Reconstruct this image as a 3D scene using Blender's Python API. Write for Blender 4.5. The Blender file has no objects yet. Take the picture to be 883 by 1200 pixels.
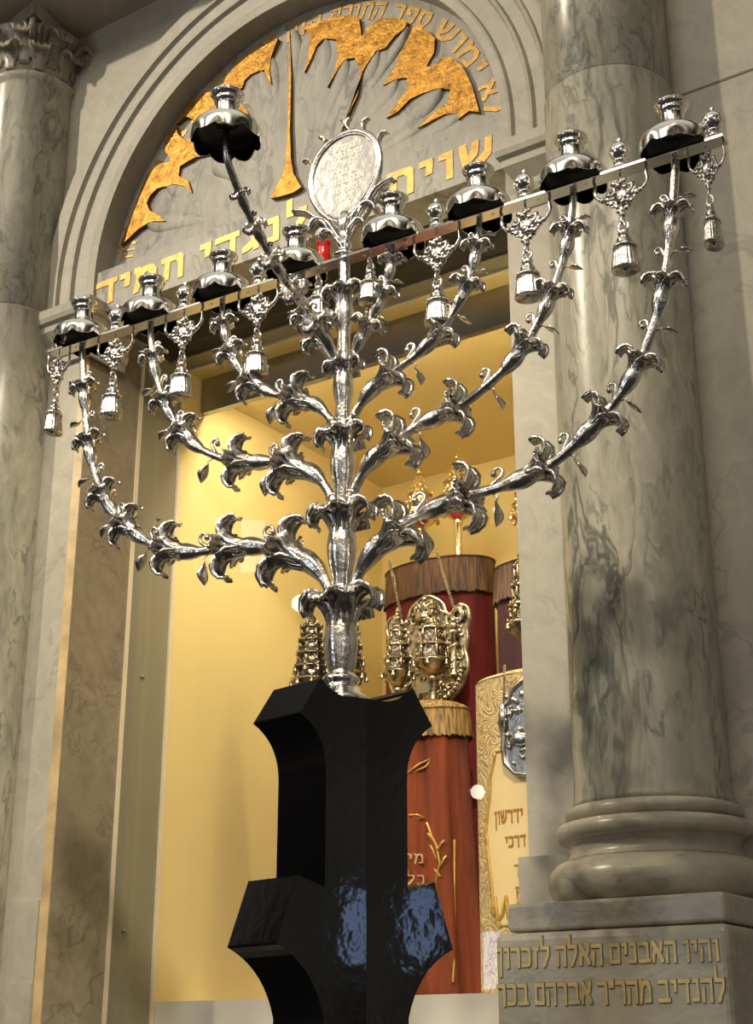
import bpy, bmesh, math, random
from mathutils import Vector, Matrix, noise as mnoise
random.seed(7)
PI = math.pi
C = bpy.context.scene.collection
V = Vector

# ------------------------------------------------------------------ camera model
FPX = 1740.0
PITCH = math.atan(640 / FPX)
YAW = math.radians(34.06)
CZ = 1.5
cam_d = bpy.data.cameras.new('camera')
cam_d.sensor_fit = 'HORIZONTAL'
cam_d.sensor_width = 36
cam_d.lens = FPX / 883 * 36
cam_d.clip_start = 0.05
cam = bpy.data.objects.new('camera', cam_d)
C.objects.link(cam)
cam.location = (0, 0, CZ)
cam.rotation_euler = (PI / 2 + PITCH, 0, YAW)
bpy.context.scene.camera = cam
_F = V((-math.sin(YAW) * math.cos(PITCH), math.cos(YAW) * math.cos(PITCH), math.sin(PITCH)))
_R = V((math.cos(YAW), math.sin(YAW), 0))
_U = V((math.sin(YAW) * math.sin(PITCH), -math.cos(YAW) * math.sin(PITCH), math.cos(PITCH)))


def atY(x, y, Y):            # the point of the wall plane y = Y seen at a photo position
    d = _F + _R * ((x - 441.5) / FPX) + _U * ((600 - y) / FPX)
    return V((0, 0, CZ)) + d * (Y / d.y)


# ------------------------------------------------------------------ mesh helpers
class MB:
    def __init__(s):
        s.v = []; s.f = []; s.sm = []; s.mi = []

    def add(s, vs, fs, smooth=True, mi=0):
        o = len(s.v)
        s.v.extend([tuple(p) for p in vs])
        for f in fs:
            s.f.append(tuple(i + o for i in f)); s.sm.append(smooth); s.mi.append(mi)

    def box(s, x0, x1, y0, y1, z0, z1, mi=0):
        vs = [(x, y, z) for z in (z0, z1) for y in (y0, y1) for x in (x0, x1)]
        s.add(vs, [(0, 2, 3, 1), (4, 5, 7, 6), (0, 1, 5, 4), (2, 6, 7, 3), (0, 4, 6, 2), (1, 3, 7, 5)], False, mi)

    def lathe(s, prof, n=24, c=(0, 0, 0), rmod=None, smooth=True, mi=0, cap=True, rot=0.0):
        vs = []; m = len(prof)
        for (r, z) in prof:
            for k in range(n):
                a = 2 * PI * k / n + rot
                rr, zz = (rmod(r, z, a) if rmod else (r, z))
                vs.append((c[0] + rr * math.cos(a), c[1] + rr * math.sin(a), c[2] + zz))
        fs = []
        for i in range(m - 1):
            for k in range(n):
                k2 = (k + 1) % n
                fs.append((i * n + k, i * n + k2, (i + 1) * n + k2, (i + 1) * n + k))
        if cap:
            fs.append(tuple(range(n - 1, -1, -1)))
            fs.append(tuple((m - 1) * n + k for k in range(n)))
        s.add(vs, fs, smooth, mi)

    def tube(s, pts, rad, n=8, rmod=None, mi=0, cap=True, smooth=True):
        pts = [V(p) for p in pts]; m = len(pts)
        if not hasattr(rad, '__len__'): rad = [rad] * m
        T = []
        for i in range(m):
            t = pts[min(i + 1, m - 1)] - pts[max(i - 1, 0)]
            T.append(t.normalized() if t.length > 1e-9 else V((0, 0, 1)))
        up = V((0, 0, 1)) if abs(T[0].z) < .9 else V((0, 1, 0))
        N = (up - T[0] * up.dot(T[0])).normalized()
        vs = []
        for i in range(m):
            N = (N - T[i] * N.dot(T[i]))
            N = N.normalized() if N.length > 1e-6 else T[i].orthogonal().normalized()
            B = T[i].cross(N)
            for k in range(n):
                a = 2 * PI * k / n
                r = rad[i] * (rmod(i, a) if rmod else 1)
                vs.append(pts[i] + N * (r * math.cos(a)) + B * (r * math.sin(a)))
        fs = []
        for i in range(m - 1):
            for k in range(n):
                k2 = (k + 1) % n
                fs.append((i * n + k, i * n + k2, (i + 1) * n + k2, (i + 1) * n + k))
        if cap:
            fs.append(tuple(range(n - 1, -1, -1)))
            fs.append(tuple((m - 1) * n + k for k in range(n)))
        s.add(vs, fs, smooth, mi)

    def ball(s, c, r, n=10, sc=(1, 1, 1), mi=0):
        m = max(4, n // 2)
        prof = [(max(1e-4, r * math.sin(PI * i / m)), -r * math.cos(PI * i / m)) for i in range(m + 1)]
        vs = []
        for (a, z) in prof:
            for k in range(n):
                t = 2 * PI * k / n
                vs.append((c[0] + a * math.cos(t) * sc[0], c[1] + a * math.sin(t) * sc[1], c[2] + z * sc[2]))
        fs = [(i * n + k, i * n + (k + 1) % n, (i + 1) * n + (k + 1) % n, (i + 1) * n + k) for i in range(m) for k in range(n)]
        s.add(vs, fs, True, mi)

    def torus(s, c, R, r, ax=(0, 0, 1), n=14, m=6, mi=0, arc=2 * PI):
        ax = V(ax).normalized(); e1 = ax.orthogonal().normalized(); e2 = ax.cross(e1)
        closed = arc > 2 * PI - .01
        pts = [V(c) + e1 * (R * math.cos(arc * i / n)) + e2 * (R * math.sin(arc * i / n)) for i in range(n + 1)]
        s.tube(pts, r, m, mi=mi, cap=not closed)

    def sheet(s, grid, th, nrm=None, mi=0):
        """closed thin solid around a grid of points (rows of equal length)"""
        a = len(grid); b = len(grid[0])
        P = [[V(p) for p in row] for row in grid]
        top = []; bot = []
        for i in range(a):
            for j in range(b):
                du = P[min(i + 1, a - 1)][j] - P[max(i - 1, 0)][j]
                dv = P[i][min(j + 1, b - 1)] - P[i][max(j - 1, 0)]
                nn = du.cross(dv)
                nn = nn.normalized() if nn.length > 1e-10 else V((0, 0, 1))
                top.append(P[i][j] + nn * th / 2); bot.append(P[i][j] - nn * th / 2)
        n = a * b; idx = lambda i, j: i * b + j
        fs = []
        for i in range(a - 1):
            for j in range(b - 1):
                q = (idx(i, j), idx(i + 1, j), idx(i + 1, j + 1), idx(i, j + 1))
                fs.append(q); fs.append(tuple(n + k for k in reversed(q)))
        for i in range(a - 1):
            for j in (0, b - 1):
                q = (idx(i, j), idx(i + 1, j), n + idx(i + 1, j), n + idx(i, j))
                fs.append(q if j else q[::-1])
        for j in range(b - 1):
            for i in (0, a - 1):
                q = (idx(i, j), idx(i, j + 1), n + idx(i, j + 1), n + idx(i, j))
                fs.append(q[::-1] if i else q)
        s.add(top + bot, fs, True, mi)

    def prism(s, poly, f0, f1, mi=0, mside=None):
        """poly: list of 2-D points; f0, f1 map a point to the two end faces"""
        n = len(poly)
        vs = [f0(p) for p in poly] + [f1(p) for p in poly]
        s.add(vs, [tuple(range(n)), tuple(range(2 * n - 1, n - 1, -1))], False, mi)
        s.add(vs, [(i, n + i, n + (i + 1) % n, (i + 1) % n) for i in range(n)], False, mi if mside is None else mside)

    def build(s, name, mat, parent=None, loc=None, fix=True):
        me = bpy.data.meshes.new(name)
        me.from_pydata(s.v, [], s.f)
        mats = mat if isinstance(mat, (list, tuple)) else [mat]
        for m in mats: me.materials.append(m)
        me.polygons.foreach_set('use_smooth', s.sm)
        me.polygons.foreach_set('material_index', s.mi)
        if fix:
            b = bmesh.new(); b.from_mesh(me)
            bmesh.ops.recalc_face_normals(b, faces=b.faces[:])
            b.to_mesh(me); b.free()
        me.update()
        o = bpy.data.objects.new(name, me)
        C.objects.link(o)
        if parent: o.parent = parent
        if loc is not None: o.location = loc
        return o


def thing(name, label, cat, loc=(0, 0, 0), group=None, rz=0.0):
    o = bpy.data.objects.new(name, None)
    o.empty_display_size = .05
    C.objects.link(o); o.location = loc; o.rotation_euler = (0, 0, rz)
    o['label'] = label; o['category'] = cat
    if group: o['group'] = group
    return o


def tag(o, label, cat, group=None):
    o['label'] = label; o['category'] = cat
    if group: o['group'] = group
    return o


def struct(o, label, cat):
    o['kind'] = 'structure'; o['label'] = label; o['category'] = cat
    return o


def dup(o, parent=None, loc=None, rz=None):
    c = o.copy(); C.objects.link(c)
    if parent is not None: c.parent = parent
    if loc is not None: c.location = loc
    if rz is not None: c.rotation_euler = (0, 0, rz)
    for ch in list(o.children): dup(ch, c)
    return c


# ------------------------------------------------------------------ materials
def newmat(name):
    m = bpy.data.materials.new(name); m.use_nodes = True
    nt = m.node_tree; b = nt.nodes['Principled BSDF']
    return m, nt, b


def nd(nt, t, **kw):
    n = nt.nodes.new(t)
    for k, v in kw.items():
        if k.startswith('i_'): n.inputs[k[2:].replace('_', ' ')].default_value = v
        else: setattr(n, k, v)
    return n


def ramp(nt, fac, stops, interp='LINEAR'):
    r = nt.nodes.new('ShaderNodeValToRGB'); cr = r.color_ramp; cr.interpolation = interp
    while len(cr.elements) < len(stops): cr.elements.new(.5)
    for e, (p, c) in zip(cr.elements, stops):
        e.position = p; e.color = (*c, 1) if len(c) == 3 else c
    nt.links.new(fac, r.inputs['Fac'])
    return r.outputs['Color']


def mixc(nt, fac, a, b, mode='MIX'):
    m = nt.nodes.new('ShaderNodeMix'); m.data_type = 'RGBA'; m.blend_type = mode
    for s, v in ((m.inputs[0], fac), (m.inputs[6], a), (m.inputs[7], b)):
        if hasattr(v, 'is_output'): nt.links.new(v, s)
        elif isinstance(v, (int, float)): s.default_value = v
        else: s.default_value = (*v, 1)
    return m.outputs[2]


def marble(name, base, dark, vein, rot=(0, 0, 0), scale=(1, 1, 1), s1=3.0, w1=.035, s2=9.0, w2=.03, amt=.8, amt2=.4, rough=.28, fine=.25):
    m, nt, b = newmat(name)
    L = nt.links.new
    tc = nd(nt, 'ShaderNodeTexCoord')
    mp = nd(nt, 'ShaderNodeMapping'); mp.inputs['Rotation'].default_value = rot; mp.inputs['Scale'].default_value = scale
    L(tc.outputs['Object'], mp.inputs['Vector'])
    dn = nd(nt, 'ShaderNodeTexNoise', i_Scale=2.2, i_Detail=4.0, i_Roughness=.6); L(mp.outputs[0], dn.inputs['Vector'])
    ad = nd(nt, 'ShaderNodeVectorMath', operation='MULTIPLY_ADD'); ad.inputs[1].default_value = (.5, .5, .5)
    L(dn.outputs['Color'], ad.inputs[0]); L(mp.outputs[0], ad.inputs[2])

    def veins(sc, w, off):
        n = nd(nt, 'ShaderNodeTexNoise', i_Scale=sc, i_Detail=5.0, i_Roughness=.55, i_Distortion=.4)
        o = nd(nt, 'ShaderNodeVectorMath', operation='ADD'); o.inputs[1].default_value = (off, off * 2, off * .3)
        L(ad.outputs[0], o.inputs[0]); L(o.outputs[0], n.inputs['Vector'])
        s = nd(nt, 'ShaderNodeMath', operation='SUBTRACT'); s.inputs[1].default_value = .5; L(n.outputs['Fac'], s.inputs[0])
        a = nd(nt, 'ShaderNodeMath', operation='ABSOLUTE'); L(s.outputs[0], a.inputs[0])
        mr = nd(nt, 'ShaderNodeMapRange', interpolation_type='SMOOTHSTEP')
        mr.inputs[1].default_value = 0; mr.inputs[2].default_value = w; mr.inputs[3].default_value = 1; mr.inputs[4].default_value = 0
        L(a.outputs[0], mr.inputs[0])
        # veins come and go
        g = nd(nt, 'ShaderNodeTexNoise', i_Scale=sc * .8, i_Detail=2.0); L(o.outputs[0], g.inputs['Vector'])
        gr = nd(nt, 'ShaderNodeMapRange'); gr.inputs[1].default_value = .4; gr.inputs[2].default_value = .62
        L(g.outputs['Fac'], gr.inputs[0])
        mu = nd(nt, 'ShaderNodeMath', operation='MULTIPLY'); L(mr.outputs[0], mu.inputs[0]); L(gr.outputs[0], mu.inputs[1])
        return mu.outputs[0]
    v1 = veins(s1, w1, 3.1); v2 = veins(s2, w2, 8.7)
    cl = nd(nt, 'ShaderNodeTexNoise', i_Scale=s1 * .9, i_Detail=6.0, i_Roughness=.62); L(ad.outputs[0], cl.inputs['Vector'])
    col = ramp(nt, cl.outputs['Fac'], [(.32, dark), (.6, base), (.8, tuple(min(1, c * 1.08) for c in base))])
    fn = nd(nt, 'ShaderNodeTexNoise', i_Scale=26.0, i_Detail=4.0); L(ad.outputs[0], fn.inputs['Vector'])
    fr = nd(nt, 'ShaderNodeMapRange'); fr.inputs[1].default_value = .3; fr.inputs[2].default_value = .7; fr.inputs[3].default_value = 1 - fine; fr.inputs[4].default_value = 1.06
    L(fn.outputs['Fac'], fr.inputs[0])
    col = mixc(nt, 1.0, col, fr.outputs[0], 'MULTIPLY')
    k1 = nd(nt, 'ShaderNodeMath', operation='MULTIPLY'); k1.inputs[1].default_value = amt; L(v1, k1.inputs[0])
    k2 = nd(nt, 'ShaderNodeMath', operation='MULTIPLY'); k2.inputs[1].default_value = amt2; L(v2, k2.inputs[0])
    col = mixc(nt, k1.outputs[0], col, vein)
    col = mixc(nt, k2.outputs[0], col, vein)
    L(col, b.inputs['Base Color'])
    b.inputs['Roughness'].default_value = rough
    b.inputs['Specular IOR Level'].default_value = .4
    return m


def metal(name, col, dark, rough=.16, bump=.15, bscale=260, tarnish=.55, metallic=1.0):
    m, nt, b = newmat(name); L = nt.links.new
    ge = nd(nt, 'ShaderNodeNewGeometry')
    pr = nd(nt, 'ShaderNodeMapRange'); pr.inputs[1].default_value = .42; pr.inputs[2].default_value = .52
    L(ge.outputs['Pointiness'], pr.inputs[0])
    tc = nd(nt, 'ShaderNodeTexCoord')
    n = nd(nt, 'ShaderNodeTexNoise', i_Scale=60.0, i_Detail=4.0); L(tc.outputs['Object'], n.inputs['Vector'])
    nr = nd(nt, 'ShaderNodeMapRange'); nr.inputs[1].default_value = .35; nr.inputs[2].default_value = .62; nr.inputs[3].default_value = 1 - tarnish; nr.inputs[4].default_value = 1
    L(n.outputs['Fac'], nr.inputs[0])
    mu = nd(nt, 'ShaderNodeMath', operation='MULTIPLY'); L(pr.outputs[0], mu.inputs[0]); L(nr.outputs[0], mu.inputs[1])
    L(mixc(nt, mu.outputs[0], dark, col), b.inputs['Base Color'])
    b.inputs['Metallic'].default_value = metallic
    b.inputs['Roughness'].default_value = rough
    if bump:
        bn = nd(nt, 'ShaderNodeTexNoise', i_Scale=float(bscale), i_Detail=2.0); L(tc.outputs['Object'], bn.inputs['Vector'])
        bp = nd(nt, 'ShaderNodeBump', i_Strength=bump, i_Distance=.002); L(bn.outputs['Fac'], bp.inputs['Height'])
        L(bp.outputs[0], b.inputs['Normal'])
    return m


def plain(name, col, rough=.5, metallic=0, var=.12, scale=8, bump=0.0, spec=.5, coat=0.0):
    m, nt, b = newmat(name); L = nt.links.new
    tc = nd(nt, 'ShaderNodeTexCoord')
    n = nd(nt, 'ShaderNodeTexNoise', i_Scale=float(scale), i_Detail=4.0); L(tc.outputs['Object'], n.inputs['Vector'])
    lo = tuple(c * (1 - var) for c in col); hi = tuple(min(1, c * (1 + var)) for c in col)
    L(ramp(nt, n.outputs['Fac'], [(.3, lo), (.7, hi)]), b.inputs['Base Color'])
    b.inputs['Roughness'].default_value = rough; b.inputs['Metallic'].default_value = metallic
    b.inputs['Specular IOR Level'].default_value = spec
    if coat: b.inputs['Coat Weight'].default_value = coat; b.inputs['Coat Roughness'].default_value = .03
    if bump:
        bp = nd(nt, 'ShaderNodeBump', i_Strength=bump, i_Distance=.004); L(n.outputs['Fac'], bp.inputs['Height']); L(bp.outputs[0], b.inputs['Normal'])
    return m


def velvet(name, col, dark, sheen=.6, scale=14, zs=.15):
    m, nt, b = newmat(name); L = nt.links.new
    tc = nd(nt, 'ShaderNodeTexCoord'); mp = nd(nt, 'ShaderNodeMapping'); mp.inputs['Scale'].default_value = (1, 1, zs)
    L(tc.outputs['Object'], mp.inputs['Vector'])
    n = nd(nt, 'ShaderNodeTexNoise', i_Scale=float(scale), i_Detail=5.0, i_Roughness=.65); L(mp.outputs[0], n.inputs['Vector'])
    L(ramp(nt, n.outputs['Fac'], [(.32, dark), (.62, col), (.78, tuple(min(1, c * 1.5) for c in col))]), b.inputs['Base Color'])
    b.inputs['Roughness'].default_value = .85
    b.inputs['Sheen Weight'].default_value = sheen
    b.inputs['Sheen Tint'].default_value = (*[min(1, c * 2 + .05) for c in col], 1)
    return m


def fringe_mat(name, col, dark):
    m, nt, b = newmat(name); L = nt.links.new
    tc = nd(nt, 'ShaderNodeTexCoord'); mp = nd(nt, 'ShaderNodeMapping'); mp.inputs['Scale'].default_value = (1, 1, .06)
    L(tc.outputs['Object'], mp.inputs['Vector'])
    n = nd(nt, 'ShaderNodeTexNoise', i_Scale=160.0, i_Detail=2.0); L(mp.outputs[0], n.inputs['Vector'])
    L(ramp(nt, n.outputs['Fac'], [(.35, dark), (.65, col)]), b.inputs['Base Color'])
    b.inputs['Roughness'].default_value = .6
    bp = nd(nt, 'ShaderNodeBump', i_Strength=.8, i_Distance=.006); L(n.outputs['Fac'], bp.inputs['Height']); L(bp.outputs[0], b.inputs['Normal'])
    return m


def brocade(name):
    m, nt, b = newmat(name); L = nt.links.new
    tc = nd(nt, 'ShaderNodeTexCoord')
    n = nd(nt, 'ShaderNodeTexNoise', i_Scale=22.0, i_Detail=1.5, i_Roughness=.4, i_Distortion=1.2)
    L(tc.outputs['Object'], n.inputs['Vector'])
    mu = nd(nt, 'ShaderNodeMath', operation='MULTIPLY'); mu.inputs[1].default_value = 7.0; L(n.outputs['Fac'], mu.inputs[0])
    w = nd(nt, 'ShaderNodeMath', operation='PINGPONG'); w.inputs[1].default_value = .5; L(mu.outputs[0], w.inputs[0])
    c = ramp(nt, w.outputs[0], [(.03, (.30, .20, .08)), (.12, (.50, .37, .17)), (.25, (.60, .46, .22)), (.5, (.70, .56, .30))])
    L(c, b.inputs['Base Color']); b.inputs['Roughness'].default_value = .55
    bp = nd(nt, 'ShaderNodeBump', i_Strength=.6, i_Distance=.006); L(w.outputs[0], bp.inputs['Height']); L(bp.outputs[0], b.inputs['Normal'])
    return m


def gold_leaf(name, hi, lo, rough=.38, metallic=.75, scale=34, bump=.5):
    m, nt, b = newmat(name); L = nt.links.new
    tc = nd(nt, 'ShaderNodeTexCoord')
    n = nd(nt, 'ShaderNodeTexNoise', i_Scale=float(scale), i_Detail=6.0, i_Roughness=.7); L(tc.outputs['Object'], n.inputs['Vector'])
    L(ramp(nt, n.outputs['Fac'], [(.3, lo), (.55, hi), (.75, tuple(min(1, c * 1.25) for c in hi))]), b.inputs['Base Color'])
    b.inputs['Metallic'].default_value = metallic; b.inputs['Roughness'].default_value = rough
    bp = nd(nt, 'ShaderNodeBump', i_Strength=bump, i_Distance=.006); L(n.outputs['Fac'], bp.inputs['Height']); L(bp.outputs[0], b.inputs['Normal'])
    return m


M_WALL = marble('facade_marble', (.49, .455, .365), (.39, .365, .295), (.25, .24, .21), rot=(.3, .5, .2), s1=2.6, w1=.018, s2=7, w2=.016, amt=.5, amt2=.25, fine=.10, rough=.5)
M_COL = marble('column_marble', (.48, .455, .36), (.34, .33, .26), (.12, .125, .10), rot=(0, .5, .3), scale=(2.6, 2.0, .75), s1=3.2, w1=.042, s2=8, w2=.045, amt=.9, amt2=.7, fine=.2)
M_SHELL = marble('relief_marble', (.48, .46, .39), (.37, .36, .305), (.17, .17, .155), rot=(0, -.7, 0), scale=(1.6, 1, .7), s1=3.5, w1=.03, s2=9, w2=.025, amt=.75, amt2=.5, fine=.14, rough=.5)
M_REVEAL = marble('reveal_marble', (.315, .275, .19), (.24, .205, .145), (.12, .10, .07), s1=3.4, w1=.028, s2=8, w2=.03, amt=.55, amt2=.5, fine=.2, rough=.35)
M_PLINTH = marble('plinth_marble', (.45, .415, .32), (.345, .32, .25), (.20, .19, .155), rot=(0, .3, 0), scale=(1, 1, 1.6), s1=3.2, w1=.035, s2=8, w2=.03, amt=.55, amt2=.4, fine=.14)
M_EDGE = plain('honey_marble_edge', (.55, .40, .19), .35, var=.3, scale=14)
M_YEL = plain('yellow_paint', (.80, .65, .29), .42, var=.03, scale=3)
M_GREY = plain('sage_painted_panel', (.25, .235, .16), .45, var=.05, scale=3)
M_TRIMW = plain('cream_edge', (.75, .66, .48), .4, var=.04)
M_LEDGE = plain('cream_ledge', (.80, .76, .66), .35, var=.03)
M_STEEL = plain('brushed_steel', (.33, .33, .33), .34, metallic=1, var=.08, scale=5)
M_FLOOR = plain('dark_carpet', (.05, .045, .045), .9, var=.2, scale=30)
M_DARK = plain('painted_soffit_shade', (.03, .028, .025), .8, var=.1)  # shade under the lintel put into the colour
M_SILV = metal('cast_silver', (.80, .765, .71), (.13, .115, .10), rough=.23, bump=.4, bscale=190, tarnish=.5)
M_SILVP = metal('polished_silver', (.86, .835, .79), (.42, .40, .38), rough=.14, bump=0, tarnish=.1)
M_SILVB = metal('brushed_silver', (.46, .46, .45), (.2, .2, .19), rough=.27, bump=.35, bscale=70, tarnish=.25)
M_SILVO = metal('old_silver', (.62, .55, .42), (.07, .06, .04), rough=.25, bump=.5, bscale=240, tarnish=.7)
M_SILVD = metal('dark_silver', (.42, .36, .27), (.05, .042, .03), rough=.3, bump=.5, bscale=240, tarnish=.6)
M_GILT = metal('gilt_silver', (.97, .84, .55), (.5, .38, .18), rough=.25, bump=.4, bscale=200, tarnish=.4)
M_BLACK = plain('black_lacquer', (.0035, .0035, .004), .05, var=.1, spec=.3)
_b = M_BLACK.node_tree; _n = nd(_b, 'ShaderNodeTexNoise', i_Scale=45.0, i_Detail=2.0); _p = nd(_b, 'ShaderNodeBump', i_Strength=.05, i_Distance=.004)
_b.links.new(nd(_b, 'ShaderNodeTexCoord').outputs['Object'], _n.inputs['Vector']); _b.links.new(_n.outputs['Fac'], _p.inputs['Height']); _b.links.new(_p.outputs[0], _b.nodes['Principled BSDF'].inputs['Normal'])
M_PANU = plain('black_underside', (.004, .004, .004), .3, var=.1)  # near-black colour for the inner face of the drip pans
M_GOLD = gold_leaf('gold_leaf', (.42, .215, .034), (.13, .052, .008))
M_GOLDL = gold_leaf('gilded_lettering', (.58, .34, .08), (.40, .22, .055), metallic=.45, bump=.25, scale=40)
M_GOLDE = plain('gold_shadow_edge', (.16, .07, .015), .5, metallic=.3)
M_GOLDP = gold_leaf('worn_gilding', (.62, .48, .20), (.45, .36, .17), metallic=.2, bump=.2, scale=30)
M_ENGR = plain('engraved_gilt', (.92, .88, .70), .5, metallic=.2)
M_ENGO = plain('engraved_outline', (.17, .14, .085), .6)
M_RED = velvet('crimson_velvet', (.155, .0018, .006), (.035, .0006, .002), sheen=.06)
M_REDL = velvet('crimson_lid', (.34, .006, .012), (.16, .003, .006), sheen=.15)
M_ORG = velvet('russet_velvet', (.235, .043, .007), (.05, .008, .002), sheen=.18, scale=16, zs=.12)
M_PURP = velvet('plum_velvet', (.055, .014, .018), (.013, .004, .006), sheen=.12)
M_NAVY = velvet('dark_velvet', (.05, .02, .03), (.02, .01, .012), sheen=.2)
M_BROC = brocade('gold_brocade')
M_CREAM = plain('cream_satin', (.80, .64, .32), .5, var=.06, scale=6)
M_THREAD = plain('gold_thread', (.62, .40, .10), .45, metallic=.4, var=.2, scale=60)
M_BROWN = plain('brown_embroidery', (.36, .17, .03), .6, var=.15, scale=60)
M_SILK = plain('pale_thread', (.55, .40, .22), .6, var=.2, scale=60)
M_FRB = fringe_mat('brown_fringe', (.13, .052, .018), (.03, .012, .005))
M_FRG = fringe_mat('gold_fringe', (.40, .24, .065), (.10, .055, .015))
M_FRP = fringe_mat('plum_fringe', (.17, .10, .07), (.05, .025, .02))
M_WOOD = plain('pale_wood', (.70, .52, .26), .4, var=.15, scale=20)
M_RLAMP = plain('red_glass', (.5, .01, .01), .1, var=.05)

mg, nt, b = newmat('vitrine_glass')
nt.nodes.remove(b)
tr = nd(nt, 'ShaderNodeBsdfTransparent'); gl = nd(nt, 'ShaderNodeBsdfGlossy', i_Roughness=.01)
lw = nd(nt, 'ShaderNodeLayerWeight', i_Blend=.5); mx = nd(nt, 'ShaderNodeMixShader')
pw = nd(nt, 'ShaderNodeMath', operation='POWER'); pw.inputs[1].default_value = 5.0; nt.links.new(lw.outputs['Facing'], pw.inputs[0])
fr = nd(nt, 'ShaderNodeMath', operation='MULTIPLY_ADD'); fr.inputs[1].default_value = .9; fr.inputs[2].default_value = .028; nt.links.new(pw.outputs[0], fr.inputs[0])
nt.links.new(fr.outputs[0], mx.inputs[0]); nt.links.new(tr.outputs[0], mx.inputs[1]); nt.links.new(gl.outputs[0], mx.inputs[2])
nt.links.new(mx.outputs[0], nt.nodes['Material Output'].inputs['Surface'])
M_GLASS = mg

# ------------------------------------------------------------------ square Hebrew letters drawn with a broad nib
GL = {
 'א': (.80, [[(.10, .95), (.74, .06)], [(.70, .95), (.66, .68), (.52, .42)], [(.10, .05), (.14, .40), (.30, .66)]]),
 'ב': (.80, [[(.08, .90), (.56, .90), (.63, .78), (.63, .10)], [(.05, .08), (.76, .08)]]),
 'ג': (.56, [[(.12, .90), (.40, .90), (.42, .45), (.48, .05)], [(.42, .32), (.08, .06)]]),
 'ד': (.78, [[(.04, .90), (.74, .90)], [(.60, .90), (.60, .02)]]),
 'ה': (.78, [[(.04, .90), (.68, .90), (.68, .02)], [(.14, .55), (.12, .02)]]),
 'ו': (.42, [[(.08, .90), (.30, .90), (.30, .02)]]),
 'ז': (.46, [[(.06, .92), (.40, .86)], [(.24, .90), (.22, .02)]]),
 'ח': (.80, [[(.04, .90), (.72, .90)], [(.68, .90), (.68, .02)], [(.12, .88), (.12, .02)]]),
 'ט': (.80, [[(.08, .92), (.10, .3), (.26, .08), (.56, .08), (.70, .3), (.70, .7), (.58, .92), (.40, .86)]]),
 'י': (.40, [[(.08, .90), (.30, .90), (.27, .50)]]),
 'כ': (.72, [[(.06, .90), (.50, .90), (.62, .75), (.62, .22), (.50, .08), (.06, .08)]]),
 'ך': (.70, [[(.04, .90), (.60, .90), (.58, -.38)]]),
 'ל': (.70, [[(.12, 1.42), (.12, .90), (.62, .90), (.60, .60), (.26, .02)]]),
 'מ': (.84, [[(.06, .95), (.20, .70), (.06, .02)], [(.20, .74), (.40, .90), (.60, .86), (.74, .60), (.74, .08), (.42, .08)]]),
 'ם': (.80, [[(.06, .90), (.70, .90), (.70, .08), (.12, .08), (.12, .90)]]),
 'נ': (.54, [[(.18, .90), (.40, .90), (.42, .08), (.06, .08)]]),
 'ן': (.42, [[(.08, .90), (.30, .90), (.27, -.38)]]),
 'ס': (.78, [[(.04, .90), (.60, .90), (.68, .55), (.52, .15), (.36, .06), (.18, .25), (.10, .60), (.14, .90)]]),
 'ע': (.76, [[(.10, .95), (.30, .30)], [(.66, .95), (.60, .40), (.04, .02)]]),
 'פ': (.76, [[(.28, .52), (.10, .55), (.10, .90), (.56, .90), (.66, .72), (.66, .22), (.54, .08), (.06, .08)]]),
 'צ': (.74, [[(.10, .95), (.62, .10), (.06, .08)], [(.62, .95), (.58, .62), (.42, .45)]]),
 'ק': (.76, [[(.04, .90), (.66, .90), (.60, .45), (.40, .15)], [(.14, .58), (.13, -.38)]]),
 'ר': (.70, [[(.04, .90), (.50, .90), (.60, .78), (.60, .02)]]),
 'ש': (.92, [[(.06, .95), (.20, .10)], [(.20, .08), (.52, .08), (.82, .45), (.84, .95)], [(.46, .95), (.42, .58), (.20, .34)]]),
 'ת': (.84, [[(.08, .90), (.64, .90), (.74, .75), (.74, .02)], [(.22, .90), (.20, .10), (.02, .08)]]),
 "'": (.24, [[(.14, .98), (.10, .72)]]),
 '״': (.36, [[(.12, .98), (.08, .76)], [(.28, .98), (.24, .76)]]),
 ' ': (.24, []),
}


def hull(ps):
    ps = sorted(set((round(a, 5), round(c, 5)) for a, c in ps))
    def half(q):
        h = []
        for p in q:
            while len(h) > 1 and (h[-1][0] - h[-2][0]) * (p[1] - h[-2][1]) - (h[-1][1] - h[-2][1]) * (p[0] - h[-2][0]) <= 0: h.pop()
            h.append(p)
        return h
    a = half(ps); c = half(ps[::-1])
    return a[:-1] + c[:-1]


def text_width(t, gap=.14):
    return sum(GL[c][0] + gap for c in t) - gap


def letters(mb, t, place, h, nx=.075, ny=.115, gap=.14, d0=0.0, d1=.002, sx=1.0, mi=0):
    """Right-to-left line: place(x, y, d) maps the offset from the line's right end, the height
    above the base line and the height above the surface to a point."""
    cur = 0.0; step = 0
    for ch in t:
        w, strokes = GL[ch]
        for st in strokes:
            for (p, q) in zip(st[:-1], st[1:]):
                sub = 1
                pts = []
                for (x, y) in (p, q):
                    for (ex, ey) in ((-nx, -ny), (nx, -ny * .8), (nx, ny), (-nx, ny * .8)):
                        pts.append((x + ex, y + ey))
                poly = hull(pts)
                step += 1; dt = d1 + (step % 7) * 5e-5
                mb.prism(poly, lambda s: place(-(cur + w - s[0]) * h * sx, s[1] * h, dt),
                         lambda s: place(-(cur + w - s[0]) * h * sx, s[1] * h, d0), mi=mi)
        cur += w + gap
    return cur


# ------------------------------------------------------------------ the marble front of the ark
YW = 2.40; XL = -2.511; XR = -1.292
AC = (-1.89, 3.375); AR = .600


def q2(y):
    return lambda p: (p[0], y, p[1])


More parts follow.
